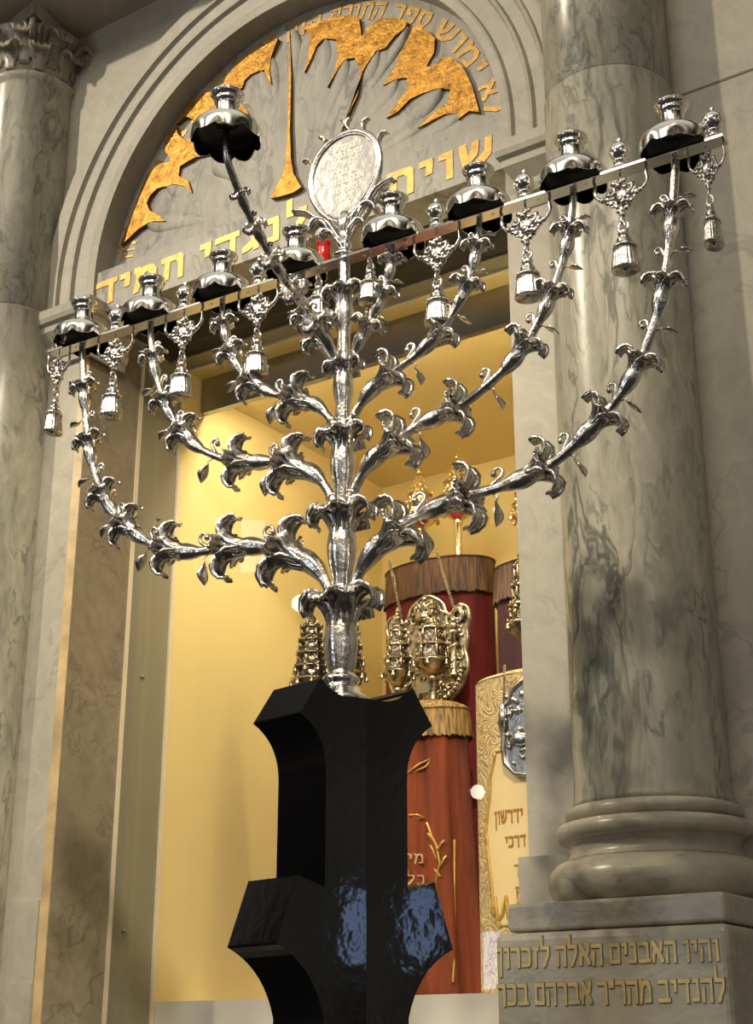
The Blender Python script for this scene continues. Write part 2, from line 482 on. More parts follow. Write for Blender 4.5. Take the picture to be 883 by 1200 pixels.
w = MB()
w.box(-4.4, XL - .012, YW, 2.60, 0, 3.276)
w.box(XR, 1.2, YW, 2.60, 0, 3.276)
w.box(XL - .012, XR, YW, 2.60, 0, 1.45)
arc = [(AC[0] + AR * math.cos(PI * i / 48), AC[1] + AR * math.sin(PI * i / 48)) for i in range(49)]
outl = [(-4.4, 3.276), (AC[0] - AR, 3.276)] + arc[::-1] + [(AC[0] + AR, 3.276), (1.2, 3.276), (1.2, 5.2), (-4.4, 5.2)]
w.prism(outl, q2(YW), q2(2.60))
o = struct(w.build('wall_front', M_WALL), 'pale veined marble front wall of the ark around the lit opening', 'wall')
o = MB(); o.box(1.2, 1.4, -3, 2.6, 0, 5.2)
fl = MB(); fl.box(-8, 6, -7, 5, -.1, 0)
struct(fl.build('floor', M_FLOOR), 'dark floor below the picture', 'floor')
# marble reveal left of the opening, its honey coloured corner
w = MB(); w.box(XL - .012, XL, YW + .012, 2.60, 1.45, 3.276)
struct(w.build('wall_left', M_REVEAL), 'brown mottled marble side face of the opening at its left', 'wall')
w = MB()
w.prism([(XL - .014, YW - .002), (XL + .0005, YW + .013), (XL - .012, YW + .013)], lambda p: (p[0], p[1], 0.0), lambda p: (p[0], p[1], 3.2))
struct(w.build('trim_1', M_EDGE), 'honey coloured chamfered corner of the left jamb', 'trim')
# vitrine frame: sage side panel, metal bead, cream edge
w = MB(); w.box(XL - .08, XL, 2.612, 2.757, 1.45, 3.29)
pan = struct(w.build('wall_panel', M_GREY), 'flat sage painted side panel between marble reveal and yellow recess', 'panel')
for (x, y) in ((166, 793), (145, 1091), (185, 608), (184, 468)):
    d = _F + _R * ((x - 441.5) / FPX) + _U * ((600 - y) / FPX)
    k = XL / d.x
    p = V((XL, d.y * k, CZ + d.z * k))
    bm_ = MB(); bm_.tube([p, p + V((.004, 0, 0))], [.006, .005], 12)
    bm_.ball(p + V((.005, 0, 0)), .0042, 10)
    bm_.build('bolt', M_STEEL, pan)
w = MB(); w.box(XL - .02, XL + .004, 2.600, 2.612, 1.45, 3.276)
struct(w.build('trim_2', M_TRIMW), 'thin pale bead where the marble meets the painted panel', 'trim')
w = MB(); w.box(XL - .02, XL + .006, 2.757, 2.769, 1.45, 3.276)
struct(w.build('trim_3', M_TRIMW), 'narrow cream upright edge of the lit recess', 'trim')
w = MB(); w.box(XL, XR + .05, 2.757, 2.769, 3.262, 3.29)
struct(w.build('trim_4', M_TRIMW), 'narrow cream edge along the top of the recess', 'trim')
w = MB(); w.box(XL, XR + .05, 2.705, 2.757, 3.270, 3.32)
struct(w.build('wall_header', M_GREY), 'sage underside of the frame above the opening', 'panel')
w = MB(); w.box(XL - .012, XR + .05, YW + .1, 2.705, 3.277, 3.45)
struct(w.build('trim_5', M_DARK), 'underside of the lintel with its shade painted near black', 'trim')
# lit recess
YB = 3.747; ZF = 1.622; ZCE = 3.243
w = MB(); w.box(XL - .08, XL, 2.769, YB, ZF - .2, 3.45)
struct(w.build('wall_niche_left', M_YEL), 'warm yellow left wall inside the ark', 'wall')
w = MB(); w.box(XL - .08, -1.17, YB, YB + .08, ZF - .2, 3.45)
struct(w.build('wall_niche_back', M_YEL), 'warm yellow back wall behind the scrolls', 'wall')
w = MB(); w.box(-1.25, -1.17, 2.62, YB, ZF - .2, 3.45)
struct(w.build('wall_niche_right', M_YEL), 'yellow right wall inside the ark behind the jamb', 'wall')
w = MB(); w.box(XL, -1.25, 2.862, YB, ZCE, ZCE + .06); w.box(XL, -1.25, 2.769, 2.842, 3.275, 3.32)
struct(w.build('ceiling', M_YEL), 'warm yellow ceiling inside the ark', 'ceiling')
w = MB(); w.box(XL, -1.25, 2.80, YB, ZF - .1, ZF)
struct(w.build('floor_niche', M_LEDGE), 'cream shelf floor the scrolls stand on', 'floor')
w = MB(); w.box(XL, -1.25, 2.77, 2.80, 1.45, ZF + .003)
struct(w.build('trim_6', M_LEDGE), 'cream front lip of the shelf below the scrolls', 'trim')
st = MB(); st.box(XL + .004, -1.255, 2.842, 2.862, 3.172, 3.274)
struct(st.build('trim_7', M_STEEL), 'dark grey metal fascia hanging under the ark ceiling', 'trim')
g = MB(); g.box(XL + .002, XR - .002, 2.640, 2.643, 1.47, 3.268)
o = struct(g.build('window_1', M_GLASS), 'clear glass pane in front of the scrolls', 'glass pane')

# recessed relief panel with fan pleats
PCX, PCZ = atY(338, 236, 2.45).x, atY(338, 236, 2.45).z
YT = 2.452
w = MB()
NA, NR = 120, 26
vs = []; fs = []
for i in range(NA + 1):
    t = PI * i / NA
    for j in range(NR + 1):
        r = .002 + (AR + .008) * j / NR
        x = AC[0] + r * math.cos(t); z = AC[1] + r * math.sin(t)
        a = math.atan2(z - PCZ + .04, x - PCX); rr = math.hypot(x - PCX, z - PCZ)
        amp = max(0, min(1, (rr - .16) / .16)) * max(0, min(1, (.525 - r) / .03))
        y = YT - .010 * amp * .7 * abs(math.sin(a * 7.5 + .5)) ** .7
        vs.append((x, y, z))
for i in range(NA):
    for j in range(NR):
        a = i * (NR + 1) + j
        fs.append((a, a + NR + 1, a + NR + 2, a + 1))
w.add(vs, fs, True)
w.box(AC[0] - AR - .01, AC[0] + AR + .01, YT + .004, YT + .03, AC[1] - .02, AC[1] + .01)
tymp = thing('carved_tympanum', 'half-round carved marble panel with gold relief above the ark', 'relief panel', (AC[0], YT, AC[1]))
panel = w.build('marble_panel', M_SHELL, tymp, -V((AC[0], YT, AC[1])))
GP = [
 [(141.5, 287), (147, 272), (155, 250), (163, 228), (172, 206), (180, 198), (189, 191.5), (199, 190), (200, 185), (194, 178), (193, 165), (198, 156), (206, 147), (209, 158), (218, 165), (228, 158), (240, 170), (252, 180), (230, 184), (222, 188), (211, 195), (209.5, 206), (221, 212.5), (225, 226), (216, 218), (205, 216), (196, 218), (184, 221), (176, 229), (172, 238), (175, 246), (181, 250), (188, 254), (194, 259), (175.5, 260), (162, 268.6), (150, 280)],
 [(206, 146), (213, 134), (221, 123), (230, 114), (240, 108.5), (250, 106.5), (262, 112), (280, 118), (290, 130), (296, 143), (288, 134), (279, 128), (262, 146), (236, 150), (228, 141), (218, 136)],
 [(262, 99), (266, 88), (275, 79), (288, 68), (306, 56), (326, 45), (322, 55), (318, 66), (316, 82), (318, 99), (313, 90), (310, 82), (304, 83), (294, 87), (287, 94), (284, 103), (272, 108), (262, 110)],
 [(354, 33), (368, 27), (383, 22), (400, 18), (414, 18), (421, 22), (423, 34), (424, 43), (428, 38), (432, 31), (445, 22), (463, 21), (478, 26), (474, 34), (463, 42), (452, 56), (441, 60), (431, 74), (425, 85), (419, 112), (404.5, 141), (414, 118), (421, 104), (422, 81), (416, 68), (405, 69), (396, 81), (384, 102), (392, 85), (396, 66), (394, 46), (380, 45), (371, 54), (365, 69), (357, 85), (361, 66), (364, 47), (360, 36)],
 [(485, 31), (499, 34), (510, 45), (509, 62), (500, 78), (507, 78), (517, 69), (528, 66), (543, 78), (554, 101), (562, 131), (550, 130), (537, 140), (538, 132), (521, 134), (507, 141), (490, 150), (505, 135), (525, 120), (528, 105), (517, 103), (496, 109), (481, 116), (465, 132), (453, 138), (469, 116), (480, 101), (477, 91), (467, 92), (449, 100), (464, 78), (467, 65), (474, 54), (481, 40)],
 [(340, 40), (341.5, 90), (340, 153), (341, 185), (344, 203), (353, 219), (345, 225), (336, 228), (325, 231), (317, 232), (323, 220), (331, 206), (335, 192), (337, 153), (338.5, 90)],
]
for i, poly in enumerate(GP):
    gmb = MB()
    pp = [atY(px, py, YT - .012) for (px, py) in poly]
    q = [(p.x, p.z) for p in pp]
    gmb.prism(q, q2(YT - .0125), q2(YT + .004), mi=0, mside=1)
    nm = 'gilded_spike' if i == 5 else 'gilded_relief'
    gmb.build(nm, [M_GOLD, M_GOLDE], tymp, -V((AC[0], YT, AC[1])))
for word_i, (t, a0, a1) in enumerate((('לא', 3, 13), ('ימוש', 17, 39), ('ספר', 43, 57), ('התורה', 60, 79), ('הזה', 82, 94), ('מפיך', 97, 112), ('והגית', 115, 132), ('בו', 135, 143), ('יומם', 146, 160), ('ולילה', 163, 177))):
    a0 = 6.5 + a0 * .935; a1 = 6.5 + a1 * .935
    R0 = .537; h = .045
    wd = text_width(t); sx = math.radians(a1 - a0) * (R0 + .02) / (wd * h)
    lm = MB()
    def pl(x, y, d, a0=a0):
        th = math.radians(a0) + (-x) / (R0 + .02)
        r = R0 + y
        return (AC[0] + r * math.cos(th), YT - d, AC[1] + r * math.sin(th))
    letters(lm, t, pl, h, sx=sx, d0=-.002, d1=.002, ny=.10, nx=.08)
    lm.build('gilded_lettering', M_GOLDL, tymp, -V((AC[0], YT, AC[1])))

PET = [(347, 36, 24), (385, 47, 30), (409, 70, 28), (447, 62, 26), (469, 94, 32), (481, 34, 18), (521, 105, 36), (548, 132, 26), (309, 86, 30), (283, 124, 34), (252, 182, 40), (228, 160, 30), (197, 219, 36), (172, 262, 34), (505, 140, 24), (318, 66, 22)]
for (tx, ty, wpx) in PET:
    a = atY(tx, ty, YT); c_ = atY(338, 246, YT)
    ax = (c_ - a); Ln = ax.length * .58; ax = ax.normalized(); bx_ = V((-ax.z, 0, ax.x))
    Wd = wpx / FPX * 2.95 * .62
    rows = []
    for i in range(15):
        q = i / 14
        wq = Wd * (math.sin(min(1, q / .22) * PI / 2) ** .7 if q < .22 else 1 - .62 * (q - .22) / .78) + .0004
        rows.append([a + ax * (Ln * q) + bx_ * (wq * e) + V((0, -.0115 * math.sqrt(max(0, 1 - e * e)) * (1 - q) ** .8 + .004 * q, 0)) for e in [-1 + k / 5 for k in range(11)]])
    pm = MB(); pm.sheet(rows, .0015)
    pm.build('carved_petal', M_SHELL, tymp, -V((AC[0], YT, AC[1])))

# lettered lintel band
ZB0, ZB1 = 3.276, 3.398
band = thing('lettered_lintel', 'marble lintel band with large gold Hebrew letters under the carved panel', 'lintel', (AC[0], YW, ZB0))
w = MB(); w.box(AC[0] - AR - .012, AC[0] + AR + .004, YW - .004, 2.50, ZB0, ZB1)
w.build('band', M_SHELL, band, -V((AC[0], YW, ZB0)))
xr = atY(578, 180, YW).x; xl = atY(116, 330, YW).x
full = 'שויתי ה לנגדי תמיד'
h = .062; sx = (xr - xl) / (text_width(full, .2) * h)
cur = 0
for t in full.split(' '):
    lm = MB()
    letters(lm, t, lambda x, y, d: (xr - cur * h * sx + x, YW - .004 - d, ZB0 + .026 + y), h, sx=sx, gap=.2, d0=-.001, d1=.002, nx=.10, ny=.13)
    lm.build('gilded_word', M_GOLDL, band, -V((AC[0], YW, ZB0)))
    cur += text_width(t, .2) + .2 + GL[' '][0] + .2

# arch mouldings
prof = [(.600, 0), (.600, .012), (.618, .016), (.624, .016), (.628, .008), (.668, .014), (.672, .024), (.680, .024), (.684, .016), (.712, .022), (.716, .032), (.724, .032), (.728, .026), (.752, .032), (.760, .032), (.764, 0)]
w = MB(); n = 72
vs = []; fs = []; m = len(prof)
for i in range(n + 1):
    t = PI * i / n - .0
    for (r, d) in prof:
        vs.append((AC[0] + r * math.cos(t), YW - d, AC[1] - .07 + .07 + r * math.sin(t)))
for i in range(n):
    for j in range(m - 1):
        fs.append((i * m + j, (i + 1) * m + j, (i + 1) * m + j + 1, i * m + j + 1))
w.add(vs, fs, False)
for sgn in (-1, 1):                      # upright stilts of the moulding down to the imposts
    vs = []
    for z in (3.30, AC[1]):
        for (r, d) in prof: vs.append((AC[0] + sgn * r, YW - d, z))
    w.add(vs, [(j, j + 1, m + j + 1, m + j) for j in range(m - 1)], False)
struct(w.build('trim_8', M_WALL), 'grooved marble arch moulding around the carved panel', 'arch moulding')
ip = [(0, 3.165), (.012, 3.165), (.012, 3.18), (.02, 3.186), (.026, 3.20), (.026, 3.212), (.02, 3.216), (.034, 3.232), (.046, 3.246), (.046, 3.262), (.056, 3.268), (.06, 3.28), (.06, 3.303), (0, 3.303)]
for k, (x0, x1) in enumerate(((-2.668, -2.452), (-1.288, -1.13))):
    w = MB()
    n = len(ip)
    vs = []
    for (d, z) in ip:
        e0 = x0 - 0; e1 = x1 - (.06 - d) * .8 if k == 0 else x1
        if k == 1: e0 = x0 + (.06 - d) * .8
        vs += [(e0, YW - d, z), (e1, YW - d, z)]
    fs = [(2 * i, 2 * i + 1, 2 * i + 3, 2 * i + 2) for i in range(n - 1)]
    w.add(vs, fs, False)
    end = 1 if k == 0 else 0
    vs2 = []
    for (d, z) in ip:
        ex = x1 - (.06 - d) * .8 if k == 0 else x0 + (.06 - d) * .8
        vs2 += [(ex, YW - d, z), (ex, 2.52, z)]
    w.add(vs2, [(2 * i, 2 * i + 1, 2 * i + 3, 2 * i + 2) for i in range(n - 1)], False)
    struct(w.build('trim_%d' % (9 + k), M_WALL), ('moulded marble impost block at the left foot of the arch', 'moulded marble impost block at the right foot of the arch')[k], 'impost')
# plain base steps of the two jambs
w = MB(); w.box(-2.60, XL - .016, YW - .005, YW + .02, 0, 1.83); w.box(-2.60, XL - .015, YW - .010, YW + .02, 0, 1.655)
struct(w.build('baseboard_left', M_WALL), 'stepped marble base of the left jamb', 'base')
w = MB(); w.box(XR - .006, -1.0, YW - .03, YW + .02, 0, 1.835); w.box(XR - .012, -1.0, YW - .05, YW + .02, 0, 1.70)
struct(w.build('baseboard_right', M_WALL), 'stepped marble base of the right jamb', 'base')
# entablature
w = MB(); w.box(-4.4, 1.2, 2.08, YW, 4.192, 4.9); w.box(-4.4, 1.2, 2.02, YW, 4.30, 4.34)
struct(w.build('trim_11', M_WALL), 'marble entablature whose underside shows at the top left', 'entablature')
# wall joints on the right
w = MB(); p = atY(842, 96, YW)
w.box(-.98, 1.2, YW - .0012, YW + .001, p.z - .0025, p.z + .0025)
struct(w.build('trim_12', M_ENGO), 'thin joint line between the marble slabs of the right wall', 'joint')


# ------------------------------------------------------------------ leaf shapes
def leaf(mb, base, T, N, size, width, lead=.5, curl=3.3, cup=.55, th=.0022, start=.12, ns=13, nw=10, lift=0.0):
    """acanthus leaf: follows T, then swings out along N and curls back; ribbed and lobed"""
    T = V(T).normalized(); N = (V(N) - T * V(N).dot(T)).normalized(); B = T.cross(N)
    p = V(base) + N * lift; th0 = start
    rows = []
    for i in range(ns + 1):
        s = i / ns
        if i:
            a = th0 + (0.30 * s if s < lead else .30 * lead + (curl) * ((s - lead) / (1 - lead)) ** 1.25)
            p = p + (T * math.cos(a) + N * math.sin(a)) * (size / ns)
        else:
            a = th0
        Nl = T * (-math.sin(a)) + N * math.cos(a)
        W = width * (.42 + .75 * math.sin(min(1, s / .62) * PI / 2) ** 2) if s < .62 else width * (1.17 - .38 * ((s - .62) / .38) ** 3)
        W *= 1 + .12 * math.sin(s * PI * 6.0)
        cp = cup * (1 - .5 * s)
        row = []
        for j in range(nw + 1):
            w_ = -1 + 2 * j / nw
            row.append(p + B * (W * w_ * (1 - .12 * w_ * w_)) - Nl * (W * cp * w_ * w_) + Nl * (width * .13 * math.cos(w_ * PI * 3)))
        rows.append(row)
    mb.sheet(rows, th)


def tendril(mb, base, T, N, size, r=.0016):
    T = V(T).normalized(); N = (V(N) - T * V(N).dot(T)).normalized()
    pts = []; p = V(base); n = 14
    for i in range(n + 1):
        s = i / n; a = .5 + (0 if s < .35 else ((s - .35) / .65) * 4.4)
        pts.append(p.copy()); p = p + (T * math.cos(a) * .9 + N * math.sin(a)) * (size / n)
    mb.tube(pts, [r * (1.5 - .6 * i / n) for i in range(n + 1)], 6)
    mb.ball(pts[-1], r * 2.1, 8)


def bud(mb, base, T, N, size):
    """small almond shaped leaf on a short stalk"""
    T = V(T).normalized(); N = (V(N) - T * V(N).dot(T)).normalized(); B = T.cross(N)
    p0 = V(base); p1 = p0 + (N * .6 + T * .25) * size * .45
    mb.tube([p0, p0 + (N + T) * size * .2, p1], .0012, 5)
    D = (N * .9 - T * .25).normalized(); rows = []
    Q = D.cross(B)
    for i in range(8):
        s = i / 7; wd = size * .27 * math.sin(PI * max(.02, min(.98, s)))
        c = p1 + D * size * .7 * s + Q * (size * .16 * s * s)
        rows.append([c + B * wd * w_ + Q * (abs(w_) * wd * .5) for w_ in (-1, -.5, 0, .5, 1)])
    mb.sheet(rows, .0016)


# ------------------------------------------------------------------ marble columns
def column(cx, cy, label, dz=0.0):
    t = thing('marble_column', label, 'column', (cx, cy, 0))
    zj = 3.312
    s1 = MB(); s1.lathe([(.137, 1.895 + dz), (.1335, 1.905 + dz), (.1315, 1.93 + dz), (.131, 2.1), (.131, 2.6), (.130, 3.0), (.129, zj - .006), (.127, zj - .001)], 72)
    s1.build('lower_shaft', M_COL, t)
    s2 = MB(); s2.lathe([(.122, zj - .002), (.1265, zj + .004), (.126, 3.7), (.124, 3.99), (.128, 4.0), (.134, 4.008), (.134, 4.018), (.126, 4.024), (.122, 4.03)], 72)
    s2.build('upper_shaft', M_COL, t)
    bs = MB()
    def tor(z, r, R): return [(R + r * math.cos(a), z + r * math.sin(a)) for a in [(-90 + 180 * i / 10) * PI / 180 for i in range(11)]]
    pr = [(.10, 1.7345)] + tor(1.771, .0360, .146) + [(.150, 1.808), (.146, 1.812), (.142, 1.822), (.146, 1.834), (.150, 1.837)] + tor(1.853, .0155, .150) + [(.146, 1.870)] + tor(1.883, .0125, .137) + [(.132, 1.896)]
    bs.lathe([(r, z + dz) for r, z in pr], 72)
    bs.build('base', M_PLINTH, t)
    pb = MB(); pb.box(-.185, .185, -.185, .12, 1.690 + dz, 1.7345 + dz)
    p = pb.build('plinth', M_PLINTH, t)
    bv = p.modifiers.new('bevel', 'BEVEL'); bv.width = .006; bv.segments = 3
    pe = MB(); pe.box(-.203, .192, -.198, .12, 0, 1.688 + dz)
    p = pe.build('pedestal_block', M_PLINTH, t)
    bv = p.modifiers.new('bevel', 'BEVEL'); bv.width = .012; bv.segments = 3
    # capital: bell, two rings of leaves, corner scrolls, abacus
    cb = MB(); cb.lathe([(.122, 4.03), (.124, 4.08), (.136, 4.13), (.160, 4.155), (.16, 4.16)], 48)
    for ring, (nn, z, sz, r) in enumerate(((10, 4.03, .10, .124), (10, 4.045, .14, .126))):
        for k in range(nn):
            a = 2 * PI * (k + .5 * ring) / nn
            D = V((math.cos(a), math.sin(a), 0))
            leaf(cb, D * r + V((0, 0, z)), (0, 0, 1), D, sz, .030, lead=.5, curl=2.8, cup=.3, th=.006, ns=10, nw=6)
    for sx_ in (-1, 1):
        for sy_ in (-1, 1):
            D = V((sx_, sy_, 0)).normalized()
            for q in range(2):
                cb.torus(D * .175 + V((0, 0, 4.125)), .024, .010, ax=D.cross(V((0, 0, 1))), n=14)
            cb.ball(D * .175 + V((0, 0, 4.125)), .016)
            leaf(cb, D * .13 + V((0, 0, 4.06)), (0, 0, 1), D, .13, .024, th=.006, ns=10, nw=6)
    ab = []
    for k in range(4):
        a0 = PI / 4 + k * PI / 2
        for s in range(8):
            u_ = s / 8
            c0 = V((math.cos(a0), math.sin(a0), 0)) * .212; c1 = V((math.cos(a0 + PI / 2), math.sin(a0 + PI / 2), 0)) * .212
            p = c0.lerp(c1, u_); inw = 1 - .16 * math.sin(PI * u_)
            ab.append((p.x * inw, p.y * inw))
    cb.prism(ab, lambda p: (p[0] * .93, p[1] * .93, 4.158), lambda p: (p[0], p[1], 4.1915))
    cb.build('capital', M_PLINTH, t)
    return t


colR = column(-1.03, 2.36, 'thick green-veined marble column standing right of the lit opening')
colL = column(-2.762, 2.36, 'marble column at the far left edge with carved capital', -.6)
# inscription on the right pedestal block
bx, by = -1.03, 2.36
YP = by - .198
for (t, pr_, pl_, yb, yt) in (('והיו האבנים האלה לזכרון', 845, 584, 1130, 1106), ('להנדיב מהר״ר אברהם בכר', 852, 584, 1176, 1150)):
    p0 = atY(pr_, yb, YP); p1 = atY(pl_, yb, YP); p2 = atY(700, yb, YP); p3 = atY(700, yt, YP)
    h = p3.z - p2.z; sx = (p0.x - p1.x) / (text_width(t) * h)
    z0 = p2.z
    lm = MB()
    letters(lm, t, lambda x, y, d: (p0.x + x, YP - d, z0 + y), h, sx=sx, d0=-.002, d1=.0008, nx=.112, ny=.122, mi=1)
    letters(lm, t, lambda x, y, d: (p0.x + x, YP - d, z0 + y), h, sx=sx, d0=-.002, d1=.0018, nx=.088, ny=.10, mi=0)
    lm.build('engraved_line', [M_GOLDP, M_ENGO], colR, (-bx, -by, 0))

# ------------------------------------------------------------------ black lacquered pedestal
SX, SY = -1.2274, 1.7226
t78 = math.radians(78); TT = V((-math.sin(t78), math.cos(t78), 0))
dd = math.radians(31); DD = V((math.sin(dd), math.cos(dd), 0))
DEP = .100
P0 = V((SX, SY, 0)) - TT * (DEP * .5)


def qb(a, b_, c_, n=8):
    r = []
    for i in range(n + 1):
        t = i / n
        r.append(((1 - t) ** 2 * a[0] + 2 * t * (1 - t) * b_[0] + t * t * c_[0], (1 - t) ** 2 * a[1] + 2 * t * (1 - t) * b_[1] + t * t * c_[1]))
    return r


def half(sg):
    pts = [(0.0, 1.9805), (.036, 1.9805)] + qb((.036, 1.9805), (.055, 1.985), (.073, 2.005), 5)[1:]
    pts += [(.104, 1.951)] + qb((.104, 1.951), (.064, 1.925), (.063, 1.872), 9)[1:]
    pts += [(.063, 1.716), (.104, 1.731), (.132, 1.641)] + qb((.132, 1.641), (.078, 1.615), (.063, 1.550), 9)[1:]
    pts += [(.063, .25)] + qb((.063, .25), (.08, .12), (.20, .06), 6)[1:] + [(.20, 0), (0, 0)]
    return pts


hp = half(1)
off = .004
w = MB()
# two halves meeting in a shallow vertical crease
for sg in (-1, 1):
    def fr(p, sg=sg):
        return P0 + DD * (sg * p[0] + off) - TT * (.10 * (max(0, p[0] - .0)) * (.0 if sg > 0 else .28)) + V((0, 0, p[1]))
    def bk(p, sg=sg):
        return P0 + DD * (sg * p[0] + off) + TT * DEP + V((0, 0, p[1]))
    w.prism(hp, fr, bk)
ped = w.build('pedestal', M_BLACK)
ped.data.transform(Matrix.Translation((-SX, -SY, 0))); ped.location = (SX, SY, 0)
tag(ped, 'glossy black lacquered pedestal with flared arms under the silver menorah', 'pedestal')
bv = ped.modifiers.new('bevel', 'BEVEL'); bv.width = .0022; bv.segments = 2; bv.limit_method = 'ANGLE'; bv.angle_limit = math.radians(35)
ZPED = 1.9805

# ------------------------------------------------------------------ silver menorah
ANG = math.atan2(.045, 1.279)
men = thing('menorah', 'large silver nine-branched menorah with leafy arms and hanging bells on black pedestal', 'menorah', (SX, SY, ZPED), rz=ANG)
# local frame: x along the crossbar, -y towards the viewer, z up (offset by ZPED)
Z = lambda z: z - ZPED


def smooth_path(pts, n):
    out = []
    m = len(pts)
    for i in range(m - 1):
        p0 = V(pts[max(0, i - 1)]); p1 = V(pts[i]); p2 = V(pts[i + 1]); p3 = V(pts[min(m - 1, i + 2)])
        for k in range(n):
            t = k / n
            out.append(.5 * ((2 * p1) + (-p0 + p2) * t + (2 * p0 - 5 * p1 + 4 * p2 - p3) * t * t + (-p0 + 3 * p1 - 3 * p2 + p3) * t ** 3))
    out.append(V(pts[-1]))
    return out


def arclen(path):
    L = [0.0]
    for a, c in zip(path[:-1], path[1:]): L.append(L[-1] + (c - a).length)
    return L


def at_len(path, L, s):
    s = max(0, min(L[-1], s))
    for i in range(len(L) - 1):
        if L[i + 1] >= s:
            t = (s - L[i]) / max(1e-9, L[i + 1] - L[i])
            return path[i].lerp(path[i + 1], t), (path[i + 1] - path[i]).normalized()
    return path[-1], (path[-1] - path[-2]).normalized()


def branch(name, pts, flares, sizes, r0, parent, side=V((0, 1, 0)), buds=True, rend=None, first_knob=True):
    """stem tube that swells below every leaf whorl; whorls and tendrils are its children"""
    path = smooth_path(pts, 10); L = arclen(path); tot = L[-1]
    fl = []
    for (fx, fz) in flares:                      # flare position given in the bar plane
        best = min(range(len(path)), key=lambda i: (path[i].x - fx) ** 2 + (path[i].z - Z(fz)) ** 2) if not isinstance(fz, str) else None
        fl.append(L[best])
    n = max(30, int(tot / .005))
    P = []; R = []
    for i in range(n + 1):
        s = tot * i / n
        p, t = at_len(path, L, s)
        r = r0 * (1 - .25 * s / tot)
        for f, sz in zip(fl, sizes):
            x = (s - (f - sz * .42)) / (sz * .42)
            if -1.2 < x < 1.0:
                r = max(r, r0 * .8 + sz * .092 * max(0, 1 - abs(x) ** 1.6))
            y = (s - f - sz * .12) / (sz * .10)
            if abs(y) < 1: r = max(r, r0 * 1.25 * (1 - y * y) ** .5)
        P.append(p); R.append(r)
    mb = MB()
    mb.tube(P, R, 21, rmod=lambda i, a: 1 + .09 * math.cos(7 * a))
    if first_knob:
        for q in (.006, .016):
            p, t = at_len(path, L, q)
            mb.tube([p - t * .0035, p, p + t * .0035], [r0 * .9, r0 * 1.5, r0 * .9], 12)
    br = mb.build(name, M_SILV, parent)
    for k, (f, sz) in enumerate(zip(fl, sizes)):
        p, t = at_len(path, L, f - sz * .62)
        pf, tf = at_len(path, L, f)
        T = (tf * .75 + t * .25).normalized()
        U_ = side.cross(T).normalized()
        lm = MB()
        for D, kk, ww, cl in ((U_, 1.04, .20, 2.9), (-U_, 1.04, .20, 2.9), (-side, .82, .18, 1.5), (side, .82, .18, 1.5)):
            base = p + D * (sz * .055)
            leaf(lm, base, T, D, sz * 1.16 * kk, sz * ww * .92, lead=.56, curl=cl, cup=.55, start=.10, th=.0024)
        for D in ((U_ - side).normalized(), (-U_ - side).normalized(), (U_ + side).normalized(), (-U_ + side).normalized()):
            leaf(lm, p + D * (sz * .06), T, D, sz * .80, sz * .13, lead=.6, curl=.7, cup=.5, start=.10, th=.002, ns=8, nw=6)
        lm.build('leaf_whorl', M_SILV, br)
        if buds and k < len(fl):
            nxt = fl[k + 1] - sizes[k + 1] * .72 if k + 1 < len(fl) else f + sz * .5
            sm = f + sz * .15 + max(0, (nxt - f - sz * .15)) * .55
            if sm < tot - .004:
                q, tq = at_len(path, L, sm); Uq = side.cross(tq).normalized()
                if Uq.z < 0: Uq = -Uq
                tm = MB(); tendril(tm, q + Uq * r0 * .6, tq, Uq, sz * .60, r=.0014 + sz * .012)
                tendril_o = tm.build('tendril', M_SILV, br)
                bm2 = MB(); bud(bm2, q - Uq * r0 * .6, tq, -Uq, sz * .58)
                bm2.build('bud', M_SILV, br)
    return br


SU = .642                                       # the stem's place along the bar in photo measurements
def rel(l): return [(u + .012, z) for (u, z) in l]


BR = [
 ([(.012, 2.135), (.033, 2.178), (.060, 2.209), (.107, 2.238), (.201, 2.258), (.280, 2.264), (.350, 2.281), (.415, 2.322), (.467, 2.370), (.510, 2.440), (.536, 2.52), (.551, 2.60), (.560, 2.66), (.566, 2.708)],
  [(.098, 2.228), (.212, 2.257), (.337, 2.274), (.432, 2.334), (.490, 2.405), (.536, 2.513), (.557, 2.618)], [.105, .092, .080, .070, .062, .056, .052], .0078),
 ([(.012, 2.292), (.048, 2.346), (.115, 2.382), (.170, 2.396), (.226, 2.412), (.300, 2.458), (.352, 2.525), (.386, 2.602), (.400, 2.66), (.406, 2.708)],
  [(.098, 2.370), (.196, 2.402), (.318, 2.476), (.366, 2.550), (.396, 2.640)], [.092, .080, .066, .056, .050], .0070),
 ([(.012, 2.420), (.045, 2.462), (.09, 2.488), (.140, 2.510), (.190, 2.548), (.226, 2.606), (.242, 2.66), (.248, 2.708)],
  [(.088, 2.484), (.176, 2.538), (.222, 2.600), (.243, 2.660)], [.080, .064, .052, .046], .0062),
 ([(.012, 2.525), (.036, 2.568), (.062, 2.607), (.080, 2.645), (.090, 2.68), (.093, 2.708)],
  [(.044, 2.580), (.074, 2.632), (.090, 2.682)], [.056, .050, .042], .0056),
]
for (pts, fl, sz, r0) in BR:
    for sg in (1, -1):
        branch('branch', [(sg * x, 0, Z(z)) for x, z in pts], [(sg * x, z) for x, z in fl], sz, r0, men)

